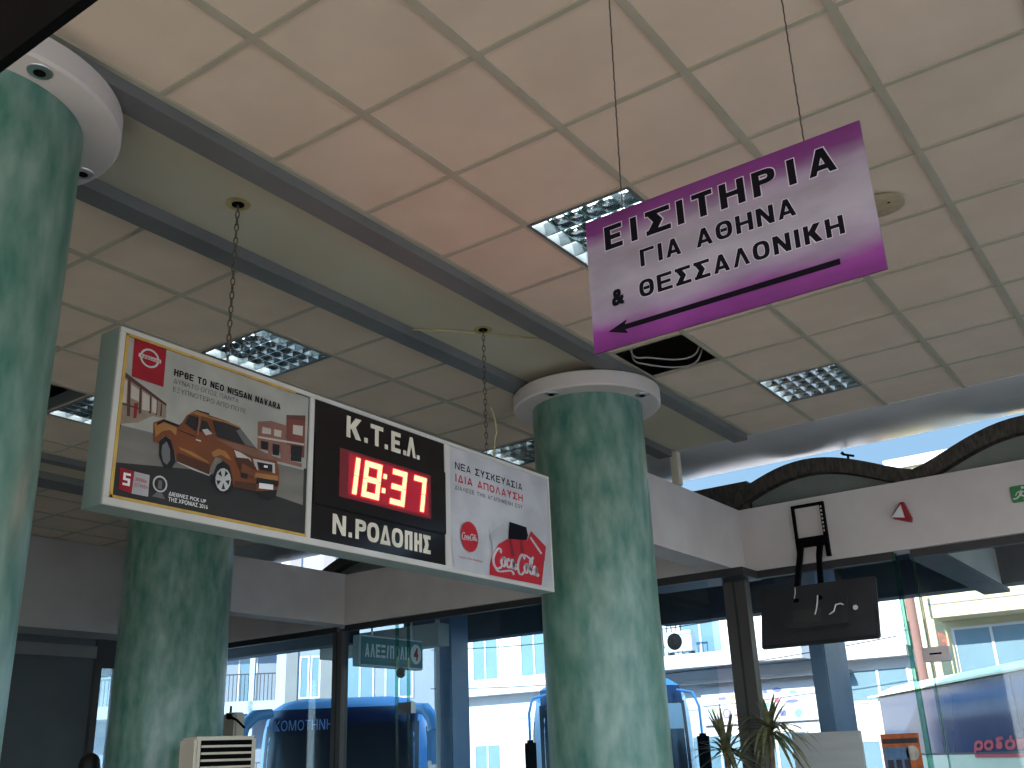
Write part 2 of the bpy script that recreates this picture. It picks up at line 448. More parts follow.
# ------------------------------------------------------------------ forecourt canopy
cp = MB()
cp.box(-7.8, 9.0, 7.6, 10.75, 3.68, 3.78, 'canopy')
cp.box(-14.0, -7.8, 7.3, 8.75, 3.68, 3.78, 'canopy')
cp.box(-3.9, 9.0, 10.45, 10.75, 3.27, 3.68, 'canopy')  # outer beams dark: their shade is put into the colour
cp.box(-7.8, -3.9, 9.7, 9.95, 3.27, 3.68, 'canopy')
cp.box(-14.0, -7.8, 8.5, 8.75, 3.27, 3.68, 'canopy')
struct(cp.build('canopy'))
cb2 = MB()
cb2.box(0.20, 0.44, 7.62, 10.72, 3.25, 3.66, 'canopylight').box(0.18, 0.46, 7.62, 10.76, 3.21, 3.25, 'canopy')
struct(cb2.build('trim_8'))
cb3 = MB().box(-8.6, -6.34, 8.75, 8.98, 3.12, 3.42, 'canopylight')
cb3.box(-4.1, -3.85, 8.0, 10.45, 3.25, 3.68, 'canopylight')
struct(cb3.build('trim_9'))
# barrel vault roofs above the canopy, one front each
vb, tb = MB(), MB()
def vault_pts(xc, r=1.0, z0=4.03, h=0.30):
    out = []
    for i in range(21):
        t = -1 + 2 * i / 20
        out.append((xc + t * r, z0 + h * (cos(pi * t / 2) ** 1.25)))
    return out
for k in range(-5, 4):
    xc = -0.66 + 2.02 * k
    p = vault_pts(xc, 1.01)
    o = [(x, z) for x, z in p] + [(x, z - 0.15) for x, z in reversed(p)]
    vb.prism(o, 'y', 7.62, 10.9, 'vault')
    t = [(x, z - 0.14) for x, z in p] + [(xc + 1.01, 3.78), (xc - 1.01, 3.78)]
    tb.prism(t, 'y', 7.74, 7.80, 'tymp')
vb.box(-2.45, -1.30, 7.66, 10.9, 3.9, 4.235, 'vault')
struct(vb.build('trim_10')); struct(tb.build('trim_11'))

# forecourt columns
def fcolumn(x0, x1, y0, y1, ztop, label, pipe=False):
    r = thing('forecourt_column', label, 'column', ((x0 + x1) / 2, (y0 + y1) / 2, -0.35), group='blue forecourt columns')
    MB().box(x0, x1, y0, y1, -0.35, ztop, 'bluepaint', bev=.015).wb('shaft', r)
    MB().box(x0 - .04, x1 + .04, y0 - .04, y1 + .04, -0.35, -0.1, 'canopy').wb('base', r)
    if pipe:
        MB().cyl((x0 + .04, y0 - .05, -0.35), (x0 + .04, y0 - .05, ztop - .05), .03, 'white').wb('drain_pipe', r)
fcolumn(-1.36, -1.19, 9.0, 9.75, 3.68, 'slim blue forecourt column behind the hanging television')
fcolumn(-6.56, -6.33, 9.0, 9.4, 3.68, 'blue forecourt column with a white pipe beside the hanging teal sign', True)
AD_BACKGROUND = [
  ('adsky', [(0.216,3.283),(1.17,3.279),(1.175,2.92),(0.204,2.902)]),
  ('adroad1', [(0.204,2.902),(1.175,2.92),(1.177,2.753),(0.188,2.695)]),
  ('adroad2', [(0.191,2.747),(0.592,2.799),(1.177,2.753),(1.177,2.617),(0.18,2.618)]),
  ('adwall', [(0.178,3.13),(0.402,3.041),(0.405,2.979),(0.34,2.974),(0.277,2.93),(0.184,2.901),(0.18,3.009)]),
  ('adbrown', [(0.177,3.133),(0.401,3.044),(0.402,3.033),(0.183,3.109)]),
  ('adbrown', [(0.213,3.107),(0.225,3.106),(0.24,2.948),(0.225,2.944)]),
  ('adbrown', [(0.27,3.084),(0.279,3.082),(0.289,2.972),(0.276,2.968)]),
  ('adbrown', [(0.321,3.059),(0.328,3.056),(0.333,2.983),(0.323,2.981)]),
  ('adbrown', [(0.353,3.051),(0.358,3.047),(0.362,2.985),(0.354,2.983)]),
  ('adbrown', [(0.376,3.04),(0.381,3.036),(0.383,2.985),(0.376,2.983)]),
  ('adred', [(0.251,3.006),(0.271,3.012),(0.269,2.947),(0.255,2.944)]),
  ('adpale', [(0.184,3.099),(0.212,3.09),(0.216,2.997),(0.19,2.995)]),
  ('adpale', [(0.231,3.081),(0.269,3.067),(0.273,3.018),(0.234,3.024)]),
  ('adpale', [(0.284,3.065),(0.319,3.053),(0.325,2.992),(0.289,2.988)]),
  ('adpale', [(0.331,3.053),(0.354,3.045),(0.357,2.989),(0.337,2.99)]),
  ('adbrown', [(0.187,2.995),(0.28,2.992),(0.28,2.986),(0.187,2.986)]),
  ('adbrick', [(0.885,3.087),(0.961,3.11),(1.052,3.11),(1.059,2.973),(0.89,2.959)]),
  ('adbrick2', [(1.053,3.162),(1.171,3.189),(1.173,2.979),(1.059,2.979)]),
  ('adbrown', [(1.053,3.162),(1.171,3.19),(1.17,3.162),(1.056,3.146)]),
  ('adpale', [(0.913,3.069),(0.963,3.072),(0.965,3.045),(0.911,3.038)]),
  ('adpale', [(0.982,3.074),(1.026,3.078),(1.025,3.046),(0.983,3.043)]),
  ('adpale', [(1.095,3.124),(1.157,3.133),(1.157,3.084),(1.095,3.079)]),
  ('adpale', [(0.89,3.02),(1.169,3.048),(1.17,3.039),(0.89,3.011)]),
  ('dark', [(0.908,3.002),(0.95,3.005),(0.95,2.967),(0.911,2.965)]),
  ('dark', [(0.976,3.004),(1.019,3.007),(1.017,2.955),(0.979,2.953)]),
  ('dark', [(1.088,3.023),(1.159,3.032),(1.154,2.954),(1.089,2.947)]),
  ('adbrick', [(0.954,3.006),(0.971,3.006),(0.975,2.946),(1.027,2.944),(1.023,3.011),(1.083,3.022),(1.088,2.946),(1.159,2.948),(1.158,2.929),(0.951,2.927)]),
  ('logored', [(0.222,3.283),(0.376,3.282),(0.378,3.11),(0.227,3.114)]),
  ('logored', [(0.218,2.731),(0.281,2.728),(0.277,2.638),(0.221,2.645)]),
  ('adgrey', [(0.282,2.728),(0.352,2.727),(0.354,2.639),(0.279,2.638)])]
AD_TRUCK = [
  ('car', [(0.347,2.947),(0.393,2.975),(0.467,2.966),(0.483,2.981),(0.505,3.021),(0.542,3.05),(0.615,3.049),(0.717,3.046),(0.787,3.031),(0.885,2.96),(0.954,2.949),(1.006,2.931),(1.023,2.883),(1.027,2.825),(1.011,2.778),(0.894,2.763),(0.773,2.761),(0.734,2.823),(0.697,2.871),(0.664,2.871),(0.643,2.818),(0.638,2.786),(0.474,2.809),(0.454,2.858),(0.431,2.9),(0.4,2.906),(0.38,2.865),(0.353,2.868)]),
  ('carlight', [(0.351,2.944),(0.39,2.964),(0.46,2.954),(0.46,2.92),(0.427,2.936),(0.391,2.921),(0.364,2.891)]),
  ('carlight', [(0.479,2.874),(0.543,2.868),(0.625,2.845),(0.634,2.836),(0.552,2.85),(0.484,2.865)]),
  ('carlight', [(0.642,2.887),(0.677,2.912),(0.719,2.908),(0.751,2.876),(0.73,2.878),(0.695,2.888),(0.655,2.869)]),
  ('carhood', [(0.657,2.953),(0.758,2.956),(0.886,2.956),(0.954,2.949),(1.002,2.927),(0.884,2.919),(0.76,2.931)]),
  ('carlight', [(0.505,3.021),(0.542,3.048),(0.615,3.049),(0.608,3.037),(0.543,3.038)]),
  ('carlight', [(0.888,2.848),(1.015,2.859),(1.021,2.838),(0.881,2.825)]),
  ('glassdk', [(0.497,2.981),(0.516,3.024),(0.573,3.024),(0.554,2.96)]),
  ('glassdk', [(0.57,2.964),(0.581,3.019),(0.61,3.016),(0.639,2.97),(0.598,2.967)]),
  ('glassdk', [(0.634,3.029),(0.717,3.039),(0.787,3.031),(0.881,2.961),(0.775,2.96),(0.664,2.962)]),
  ('glassmid', [(0.766,3.014),(0.787,3.028),(0.881,2.962),(0.818,2.962)]),
  ('chrome', [(0.585,2.975),(0.613,2.986),(0.64,2.97),(0.607,2.955)]),
  ('dark', [(0.381,2.875),(0.408,2.904),(0.435,2.894),(0.455,2.852),(0.467,2.807),(0.451,2.774),(0.414,2.77),(0.387,2.816)]),
  ('grey', [(0.397,2.862),(0.417,2.883),(0.435,2.854),(0.441,2.809),(0.427,2.786),(0.408,2.795),(0.396,2.832)]),
  ('dark', [(0.658,2.793),(0.674,2.838),(0.706,2.862),(0.741,2.849),(0.761,2.8),(0.766,2.746),(0.734,2.719),(0.683,2.73),(0.652,2.758)]),
  ('chrome', [(0.754,2.788),(0.751,2.764),(0.739,2.743),(0.721,2.731),(0.702,2.73),(0.685,2.741),(0.674,2.76),(0.672,2.784),(0.679,2.808),(0.694,2.825),(0.713,2.832),(0.732,2.827),(0.747,2.811)]),
  ('dark', [(0.724,2.778),(0.747,2.786),(0.743,2.762)]),
  ('dark', [(0.714,2.767),(0.726,2.741),(0.707,2.737)]),
  ('dark', [(0.702,2.774),(0.686,2.75),(0.678,2.771)]),
  ('dark', [(0.705,2.79),(0.683,2.801),(0.697,2.818)]),
  ('dark', [(0.718,2.793),(0.72,2.823),(0.737,2.813)]),
  ('dark', [(0.894,2.763),(1.015,2.793),(1.008,2.756),(0.968,2.738),(0.914,2.738)]),
  ('chrome', [(0.76,2.924),(0.795,2.921),(0.853,2.905),(0.864,2.879),(0.833,2.879),(0.78,2.889)]),
  ('chrome', [(0.866,2.908),(0.993,2.914),(0.998,2.867),(0.982,2.867),(0.976,2.902),(0.889,2.899),(0.901,2.861),(0.883,2.868)]),
  ('dark', [(0.894,2.898),(0.98,2.905),(0.982,2.871),(0.907,2.866)]),
  ('white', [(0.931,2.891),(0.953,2.893),(0.952,2.883),(0.931,2.881)]),
  ('dark', [(0.802,2.83),(0.845,2.832),(0.838,2.809),(0.808,2.811)]),
  ('dark', [(0.894,2.827),(1.021,2.835),(1.018,2.809),(0.892,2.798)]),
  ('white', [(0.909,2.805),(0.99,2.812),(0.99,2.789),(0.909,2.78)]),
  ('chrome', [(0.474,2.815),(0.548,2.805),(0.645,2.794),(0.638,2.782),(0.55,2.791),(0.475,2.806)])]
AD_SHADE = [('cardark', [(0.47,2.848),(0.634,2.83),(0.638,2.786),(0.474,2.809)]), ('cardark', [(0.771,2.788),(0.892,2.798),(0.894,2.763),(0.773,2.764)]), ('cardark', [(0.84,2.902),(0.887,2.869),(0.872,2.823),(0.801,2.837),(0.763,2.892)]), ('car', [(0.807,2.874),(0.884,2.854),(0.877,2.824),(0.801,2.837)]), ('carlight', [(0.539,3.037),(0.616,3.041),(0.713,3.042),(0.787,3.036),(0.783,3.028),(0.709,3.034),(0.617,3.034),(0.54,3.031)]), ('dark', [(0.542,3.05),(0.548,3.054),(0.615,3.055),(0.612,3.047)]), ('carhood', [(0.558,2.944),(0.561,3.032),(0.571,3.032),(0.567,2.945)]), ('dark', [(0.465,2.945),(0.554,2.936),(0.554,2.933),(0.465,2.942)]), ('chrome', [(0.555,2.926),(0.581,2.925),(0.581,2.919),(0.555,2.92)]), ('dark', [(0.359,2.946),(0.393,2.972),(0.467,2.966),(0.464,2.955),(0.394,2.962),(0.363,2.939)])]
# ------------------------------------------------------------------ green marbled columns
def column(x, y, r, label, spots):
    t = thing('column', label, 'column', (x, y, 0), group='green marbled columns')
    sh = MB().lathe([(r, 0.0), (r, 1.0), (r, 2.0), (r, 3.0), (r, 4.0)], 'green', (0, 0, 0), 64, cap=False)
    sh.build('shaft', t)
    cap = MB().lathe([(r - .01, 4.0), (r * 1.35 - .012, 4.0), (r * 1.35, 4.012), (r * 1.35, 4.105), (r * 1.35 - .012, 4.115), (r * .8, 4.115), (r * .8, C)], 'capital', (0, 0, 0), 64, cap=False).build('capital', t)
    for a in spots:
        sx, sy = (r * 1.18) * cos(a), (r * 1.18) * sin(a)
        d = MB().lathe([(.014, 3.992), (.030, 3.992), (.044, 3.996), (.046, 4.001)], 'metal', (sx, sy, 0), 20)
        d.lathe([(.022, 3.9915), (.001, 3.9915)], 'black', (sx, sy, 0), 20, cap=False)
        d.build('downlight', cap)
    MB().lathe([(r + .02, 0), (r + .02, .1), (r + .002, .11)], 'capital', (0, 0, 0), 48, cap=False).build('base_ring', t)
    return t
column(-1.03, -0.488, 0.40, 'large green marbled column at the left edge, nearest to the viewer', [0.0, pi / 2, pi, -pi / 2])
column(-1.03, 4.05, 0.40, 'green marbled column in the middle, with a white disc capital', [-1.58, -0.05, 1.4, 3.0])
column(-5.70, 4.06, 0.50, 'dark green marbled column behind the truck advertisement', [-1.58, -0.05, 1.4, 3.0])

# ------------------------------------------------------------------ recessed ceiling lights
mat('mirror', (0.50, 0.56, 0.58), 0.10, (0.44, 0.50, 0.52), 3, metal=1.0)
mat('lampframe', srgb(92, 98, 98), 0.4)
emis('lamp', (0.90, 0.96, 1.0), 24.0)
def ceiling_light():
    t = thing('ceiling_light', 'recessed square ceiling light with mirror louvre, half hidden by the purple sign', 'ceiling light', (0.3, 2.1, C), group='recessed louvred ceiling lights')
    MB().box(-.30, .30, -.30, -.28, -.004, .11, 'lampframe').box(-.30, .30, .28, .30, -.004, .11, 'lampframe').box(-.30, -.28, -.28, .28, -.004, .11, 'lampframe').box(.28, .30, -.28, .28, -.004, .11, 'lampframe').box(-.28, .28, -.28, .28, .10, .11, 'lampframe').build('frame', t)
    lv = MB()
    for i in range(5):            # long parabolic reflectors along X
        y = -.28 + .56 * i / 4
        pts = [(y - .004, -.002), (y + .004, -.002), (y + .012, .03), (y + .026, .062), (y - .026, .062), (y - .012, .03)]
        if i == 0: pts = [(y, -.002), (y + .004, -.002), (y + .012, .03), (y + .026, .062), (y, .062)]
        if i == 4: pts = [(y - .004, -.002), (y, -.002), (y, .062), (y - .026, .062), (y - .012, .03)]
        lv.prism(pts, 'x', -.28, .28, 'mirror')
    for i in range(1, 6):         # cross blades
        x = -.28 + .56 * i / 6
        lv.prism([(x - .003, .0), (x + .003, .0), (x + .012, .045), (x - .012, .045)], 'y', -.279, .279, 'mirror')
    lv.build('louvre', t)
    for i in range(4):
        y = -.21 + .14 * i
        MB().cyl((-.275, y, .078), (.275, y, .078), .013, 'lamp', 12).build('tube', t)
    return t
L0 = ceiling_light()
LL = [((0.3, 5.1), 'recessed square ceiling light with red reflections, close to the window side, far right'),
      ((-2.29, 2.1), 'bright recessed ceiling light directly above the truck advertisement'),
      ((-2.29, 5.1), 'recessed ceiling light behind the drink advertisement, left of the middle column'),
      ((-4.09, 2.1), 'recessed ceiling light between the left column and the truck advertisement')]
for (x, y), lb in LL: copy_thing(L0, (x, y, C), label=lb)

# ceiling speaker, loose cables in the open tile
sp_ = thing('ceiling_speaker', 'round beige ceiling speaker beside the purple sign', 'speaker', (1.515, 2.76, C))
mat('beige', srgb(168, 152, 122), 0.7, srgb(156, 140, 112), 30)
MB().lathe([(.10, .0), (.115, -.006), (.12, -.014), (.10, -.02), (.001, -.024)], 'beige', n=40, cap=False).build('grille', sp_)
MB().lathe([(.008, -.027), (.001, -.027)], 'black', (.05, -.03, 0), 12).build('hole', sp_)
mat('cablegrey', srgb(150, 148, 142), 0.6)
for k, (pts, lb) in enumerate([
    ([(-.50, 3.72, C + .3), (-.46, 3.74, C + .02), (-.36, 3.80, C - .015), (-.22, 3.95, C - .02), (-.10, 3.98, C + .0), (-.04, 3.98, C + .12)], 'grey cable sagging nearest across the open ceiling tile'),
    ([(-.52, 3.9, C + .3), (-.50, 3.82, C + .03), (-.42, 3.86, C - .03), (-.28, 4.04, C - .035), (-.14, 4.1, C + .0), (-.06, 4.1, C + .2)], 'lower grey cable loop in the open ceiling tile'),
    ([(-.30, 3.66, C + .25), (-.34, 3.68, C + .08), (-.42, 3.68, C + .03), (-.5, 3.66, C + .08), (-.54, 3.66, C + .3)], 'short grey cable curl at the back of the open ceiling tile')]):
    P = [Vector(p) for p in pts]; out = []
    for i in range(len(P) - 1):
        p0, p1, p2, p3 = P[max(i - 1, 0)], P[i], P[i + 1], P[min(i + 2, len(P) - 1)]
        for j in range(6):
            u = j / 6
            out.append(.5 * ((2 * p1) + (p2 - p0) * u + (2 * p0 - 5 * p1 + 4 * p2 - p3) * u * u + (3 * p1 - p0 - 3 * p2 + p3) * u ** 3))
    out.append(P[-1])
    tag(MB().tube(out, .006, 'cablegrey', 6).build('cable'), lb, 'cable', 'cables in the open ceiling tile')

# ------------------------------------------------------------------ hanging purple direction sign
PY = 0.40
def purple_material():
    m = bpy.data.materials.new('purple'); m.use_nodes = True
    n = m.node_tree; b = n.nodes['Principled BSDF']; b.inputs['Roughness'].default_value = .45
    t = n.nodes.new('ShaderNodeTexCoord'); s = n.nodes.new('ShaderNodeSeparateXYZ')
    nz = n.nodes.new('ShaderNodeTexNoise'); nz.inputs['Scale'].default_value = 4.5; nz.inputs['Detail'].default_value = 5
    mp = n.nodes.new('ShaderNodeMapping'); mp.inputs['Scale'].default_value = (.6, 1, 1.5)
    ad = n.nodes.new('ShaderNodeMath'); ad.operation = 'MULTIPLY_ADD'; ad.inputs[1].default_value = 0.10
    r = n.nodes.new('ShaderNodeValToRGB')
    mr = n.nodes.new('ShaderNodeMapRange'); mr.inputs[1].default_value = -.218 + .05; mr.inputs[2].default_value = .218 + .05
    pu, mi, gr = srgb(98, 24, 98), srgb(150, 116, 160), srgb(152, 144, 155)
    el = r.color_ramp.elements
    el[0].position = 0.0; el[0].color = (*srgb(104, 22, 104), 1)
    el[1].position = 1.0; el[1].color = (*pu, 1)
    for p, c in ((.12, srgb(122, 44, 122)), (.26, srgb(144, 128, 148)), (.45, gr), (.62, srgb(142, 134, 143)), (.76, srgb(146, 132, 150)), (.90, srgb(108, 42, 108))):
        e = el.new(p); e.color = (*c, 1)
    nz2 = n.nodes.new('ShaderNodeTexNoise'); nz2.inputs['Scale'].default_value = 7; nz2.inputs['Detail'].default_value = 6
    mx = n.nodes.new('ShaderNodeMix'); mx.data_type = 'RGBA'; mx.blend_type = 'MULTIPLY'; mx.inputs[0].default_value = .55
    r2 = n.nodes.new('ShaderNodeValToRGB'); r2.color_ramp.elements[0].position = .35; r2.color_ramp.elements[1].position = .6
    r2.color_ramp.elements[0].color = (.55, .52, .56, 1); r2.color_ramp.elements[1].color = (1, 1, 1, 1)
    L = n.links.new
    L(t.outputs['Object'], s.inputs[0]); L(t.outputs['Object'], mp.inputs[0]); L(mp.outputs[0], nz.inputs['Vector']); L(mp.outputs[0], nz2.inputs['Vector'])
    L(nz.outputs[0], ad.inputs[0]); L(s.outputs['Z'], ad.inputs[2]); L(ad.outputs[0], mr.inputs[0]); L(mr.outputs[0], r.inputs[0])
    L(nz2.outputs[0], r2.inputs[0]); L(r.outputs[0], mx.inputs[6]); L(r2.outputs[0], mx.inputs[7]); L(mx.outputs[2], b.inputs['Base Color'])
    MATS['purple'] = m
purple_material()
mat('ink', srgb(12, 9, 18), 0.6, spec=0.1)
mat('outline', srgb(186, 178, 188), 0.5)
sx0, sx1, sz0, sz1 = 1.148, 1.994, 2.709, 3.145
sg = thing('direction_sign', 'purple and white hanging ticket sign with black lettering and a left arrow', 'sign', ((sx0 + sx1) / 2, PY, (sz0 + sz1) / 2))
MB().box(sx0, sx1, PY - .004, PY + .004, sz0, sz1, 'purple').wb('board', sg)
lt = MB()
Mf = plane_ny(PY - .0055); Mo = plane_ny(PY - .0048)
for (ch, a, b) in (('Ε', 1.212, 1.272), ('Ι', 1.300, 1.324), ('Σ', 1.352, 1.432), ('Ι', 1.451, 1.478), ('Τ', 1.503, 1.566), ('Η', 1.588, 1.662), ('Ρ', 1.686, 1.752), ('Ι', 1.783, 1.813), ('Α', 1.843, 1.918)):
    lt.block(ch, 'outline', Mo, a, b, 3.026, 3.104, .27, .2, grow=.0028)
    lt.block(ch, 'ink', Mf, a, b, 3.026, 3.104, .27, .2)
for (w, a, b, z0, z1) in (('ΓΙΑ', 1.324, 1.455, 2.935, 2.99), ('ΑΘΗΝΑ', 1.503, 1.794, 2.935, 2.99), ('&', 1.220, 1.262, 2.838, 2.89), ('ΘΕΣΣΑΛΟΝΙΚΗ', 1.312, 1.910, 2.838, 2.892)):
    if w == '&':
        lt.text(w, 'ink', Mf, a, b, z0, z1, .05); continue
    lt.block(w, 'outline', Mo, a, b, z0, z1, .25, .19, grow=.002)
    lt.block(w, 'ink', Mf, a, b, z0, z1, .25, .19)
lt.poly([(1.20, 2.764, 0), (1.264, 2.742, 0), (1.256, 2.756, 0), (1.885, 2.756, 0), (1.885, 2.773, 0), (1.256, 2.772, 0), (1.264, 2.786, 0)], 'ink', Mf)
lt.wb('lettering', sg)
mat('cord', srgb(70, 58, 52), 0.7)
for xb, xt, lb in ((1.272, 1.295, 'left cord holding the purple sign'), (1.845, 1.852, 'right cord holding the purple sign')):
    pass
def cord(xa, xb, lb):
    n = 60; za = sz1 - .01; pts = []
    for i in range(n + 1):
        u = i / n
        pts.append((xa + (xb - xa) * u + .0012 * (i % 2), PY + .0008 * ((i // 2) % 2), za + (C - za) * u))
    tag(MB().tube(pts, .0024, 'cord', 5).build('cord'), lb, 'cord', 'thin dark cords holding the purple sign')
cord(1.276, 1.302, 'thin dark cord at the left end of the purple ticket sign')
cord(1.842, 1.851, 'thin dark cord at the right end of the purple ticket sign')
# the black board hanging close to the viewer, top left
bs = thing('hanging_board', 'black hanging board cutting the top left corner', 'sign', (0.8, -1.21, 2.919))
MB().box(-.75, .75, -.01, .01, 0, .42, 'black').build('board', bs)
MB().cyl((-.5, 0, .42), (-.5, 0, C - 2.919), .003, 'cord', 6).build('cord', bs)
MB().cyl((.5, 0, .42), (.5, 0, C - 2.919), .003, 'cord', 6).build('cord', bs)

# ------------------------------------------------------------------ hanging advertising light box with clock
XF, XB = -0.90, -1.03
Y0, Y1, Z0, Z1 = 0.155, 3.275, 2.575, 3.312
mat('alu', srgb(196, 192, 184), 0.45, srgb(188, 184, 176), 4)
mat('boxgreen', srgb(150, 166, 158), 0.5, srgb(140, 156, 148), 4)
mat('goldtape', srgb(196, 160, 72), 0.5, srgb(180, 140, 60), 20)
for n_, c_ in dict(cardark=(78, 44, 28), adsky=(164, 162, 152), adroad1=(118, 114, 106), adroad2=(44, 42, 41), adwall=(140, 124, 106), adbrown=(84, 54, 46), adred=(140, 30, 34), adpale=(188, 178, 164), adbrick=(136, 94, 82), adbrick2=(116, 60, 50), logored=(150, 18, 34),
                   car=(116, 64, 34), carlight=(158, 108, 60), carhood=(124, 90, 72), glassdk=(40, 36, 38), glassmid=(104, 100, 100), chrome=(190, 188, 184), dark=(26, 24, 26), grey=(104, 102, 102), adgrey=(176, 170, 170), cokered=(178, 24, 40), silverprint=(176, 176, 180), posterwhite=(186, 185, 188), bronze=(150, 140, 110), letters=(214, 206, 186), darkred=(120, 14, 30)).items():
    mat(n_, srgb(*c_), 0.5, tuple(x * .80 for x in srgb(*c_)), 14 if n_ in ('adroad1', 'adroad2', 'adwall') else 5, spec=.3, stretch=(1, .3, 1) if n_ in ('adroad1', 'adroad2') else (1, 1, 1))
AB = thing('advertising_light_box', 'long hanging light box with truck poster, red clock and drink poster', 'sign', ((XF + XB) / 2, (Y0 + Y1) / 2, Z0))
MB().box(XB, XF - .006, Y0, Y1, Z0, Z1, 'boxgreen').wb('housing', AB)
fr = MB()
for (a, b, c, d) in ((Y0, Y1, Z1 - .022, Z1), (Y0, Y1, Z0, Z0 + .03), (Y0, Y0 + .026, Z0, Z1), (Y1 - .022, Y1, Z0, Z1), (1.196, 1.226, Z0, Z1), (2.217, 2.262, Z0, Z1)):
    fr.box(XF - .008, XF + .006, a, b, c + (.0301 if d - c > .5 else 0), d - (.0221 if d - c > .5 else 0), 'alu', bev=.002)
fr.wb('frame', AB)
ft = MB()
ft.box(XF - .006, XF + .007, Y0 + .028, 1.196, Z0 + .03, Z0 + .042, 'goldtape').box(XF - .006, XF + .007, Y0 + .026, Y0 + .04, Z0 + .03, Z1 - .024, 'goldtape').box(XF - .006, XF + .007, Y0 + .026, 1.1, Z1 - .032, Z1 - .022, 'goldtape')
ft.wb('gold_tape', AB)
def layers(mb, items, x, dx=.00012):
    for i, (m_, pts) in enumerate(items):
        mb.poly([(x + dx * i, y, z) for y, z in pts], m_)
p1 = MB().box(XF - .006, XF - .002, Y0 + .03, 1.196, Z0 + .03, Z1 - .022, 'adroad2')
layers(p1, AD_BACKGROUND, XF - .0015)
p1.poly([(XF - .0018, .19, 2.93), (XF - .0018, 1.19, 2.93), (XF - .0018, 1.19, 3.285), (XF - .0018, .19, 3.285)], 'adsky')
layers(p1, AD_TRUCK, XF + .001, .00009)
layers(p1, AD_SHADE, XF + .0052)
MP = plane_px(XF + .0016); XQ = plane_px(XF + .0044)
p1.block('ΗΡΘΕ ΤΟ ΝΕΟ NISSAN NAVARA', 'ink', MP, .424, 1.012, 3.176, 3.206, .21)
p1.text('ΔΥΝΑΤΟ ΟΠΩΣ ΠΑΝΤΑ', 'grey', MP, .424, .770, 3.143, 3.164)
p1.text('ΕΞΥΠΝΟΤΕΡΟ ΑΠΟ ΠΟΤΕ', 'grey', MP, .426, .812, 3.105, 3.127)
p1.text('ΔΙΕΘΝΕΣ PICK UP', 'white', XQ, .446, .630, 2.662, 2.678, .02)
p1.text('ΤΗΣ ΧΡΟΝΙΑΣ 2016', 'white', XQ, .446, .641, 2.638, 2.656, .02)
p1.block('5', 'white', XQ, .234, .266, 2.664, 2.714, .22)
p1.text('ΧΡΟΝΙΑ', 'cokered', XQ, .288, .34, 2.69, 2.705); p1.text('ΕΓΓΥΗΣΗ', 'cokered', XQ, .288, .345, 2.668, 2.682)
def ring(mb, m_, y, z, ro, ri, x, n=36, sy=1.0):
    vs = [(x, y + sy * ro * cos(2 * pi * i / n), z + ro * sin(2 * pi * i / n)) for i in range(n)] + [(x, y + sy * ri * cos(2 * pi * i / n), z + ri * sin(2 * pi * i / n)) for i in range(n)]
    mb.add(vs, [(i, (i + 1) % n, n + (i + 1) % n, n + i) for i in range(n)], m_)
ring(p1, 'chrome', .402, 2.700, .034, .027, XF + .004)
p1.poly([(XF + .004, .392, 2.68), (XF + .004, .412, 2.68), (XF + .004, .410, 2.715), (XF + .004, .394, 2.715)], 'grey')
p1.poly([(XF + .004, .39, 2.664), (XF + .004, .416, 2.664), (XF + .004, .432, 2.643), (XF + .004, .368, 2.643)], 'grey')
ring(p1, 'chrome', .300, 3.2145, .041, .033, XF + .0035, sy=1.12)
p1.quad((XF + .004, .247, 3.207), (XF + .004, .354, 3.207), (XF + .004, .354, 3.223), (XF + .004, .247, 3.223), 'chrome')
p1.text('NISSAN', 'logored', XQ, .259, .346, 3.2085, 3.2195, .02)
p1.text('ΚΑΙΝΟΤΟΜΙΑ', 'white', MP, .249, .346, 3.134, 3.142); p1.text('ΠΟΥ ΕΝΘΟΥΣΙΑΖΕΙ', 'white', MP, .249, .350, 3.123, 3.131)
p1.wb('truck_poster', AB)
# clock
ck = MB().box(XF - .006, XF + .000, 1.226, 2.217, Z0 + .03, Z1 - .022, 'blackgloss')
ck.box(XF, XF + .012, 1.226, 2.217, 2.772, 3.122, 'blackgloss', bev=.004)
co = ck.wb('clock_panel', AB)
wl = MB(); wl2 = MB()
MC = plane_px(XF + .0012)
for ch, a, b in (('Κ', 1.447, 1.553), ('.', 1.575, 1.601), ('Τ', 1.620, 1.716), ('.', 1.727, 1.753), ('Ε', 1.778, 1.852), ('.', 1.872, 1.898), ('Λ', 1.900, 1.975), ('.', 1.982, 2.006)):
    wl.block(ch, 'letters', MC, a, b, 3.150, 3.150 + (.024 if ch == '.' else .112), .25, .21)
for ch, a, b in (('Ν', 1.368, 1.458), ('.', 1.476, 1.500), ('Ρ', 1.523, 1.598), ('Ο', 1.606, 1.692), ('Δ', 1.700, 1.778), ('Ο', 1.786, 1.872), ('Π', 1.886, 1.946), ('Η', 1.960, 2.022), ('Σ', 2.032, 2.092)):
    wl2.block(ch, 'letters', MC, a, b, 2.648, 2.648 + (.024 if ch == '.' else .098), .25, .21)
wl.wb('top_lettering', co, AB); wl2.wb('lower_lettering', co, AB)
emis('led', (1.0, 0.045, 0.022), 8.0)
emis('ledglow', (1.0, 0.0, 0.05), 0.07)  # red glow of the digits on the window, put in as weak emission
emis('ledhalo', (1.0, 0.0, 0.05), 0.006)
lw = MB()
XD = XF + .0125
lw.box(XF + .010, XD + .0005, 1.395, 2.085, 2.833, 3.078, 'ledhalo')
lw.box(XF + .010, XD + .001, 1.455, 2.062, 2.848, 3.064, 'ledglow')
lw.wb('display_window', co, AB)
SL = 0.14
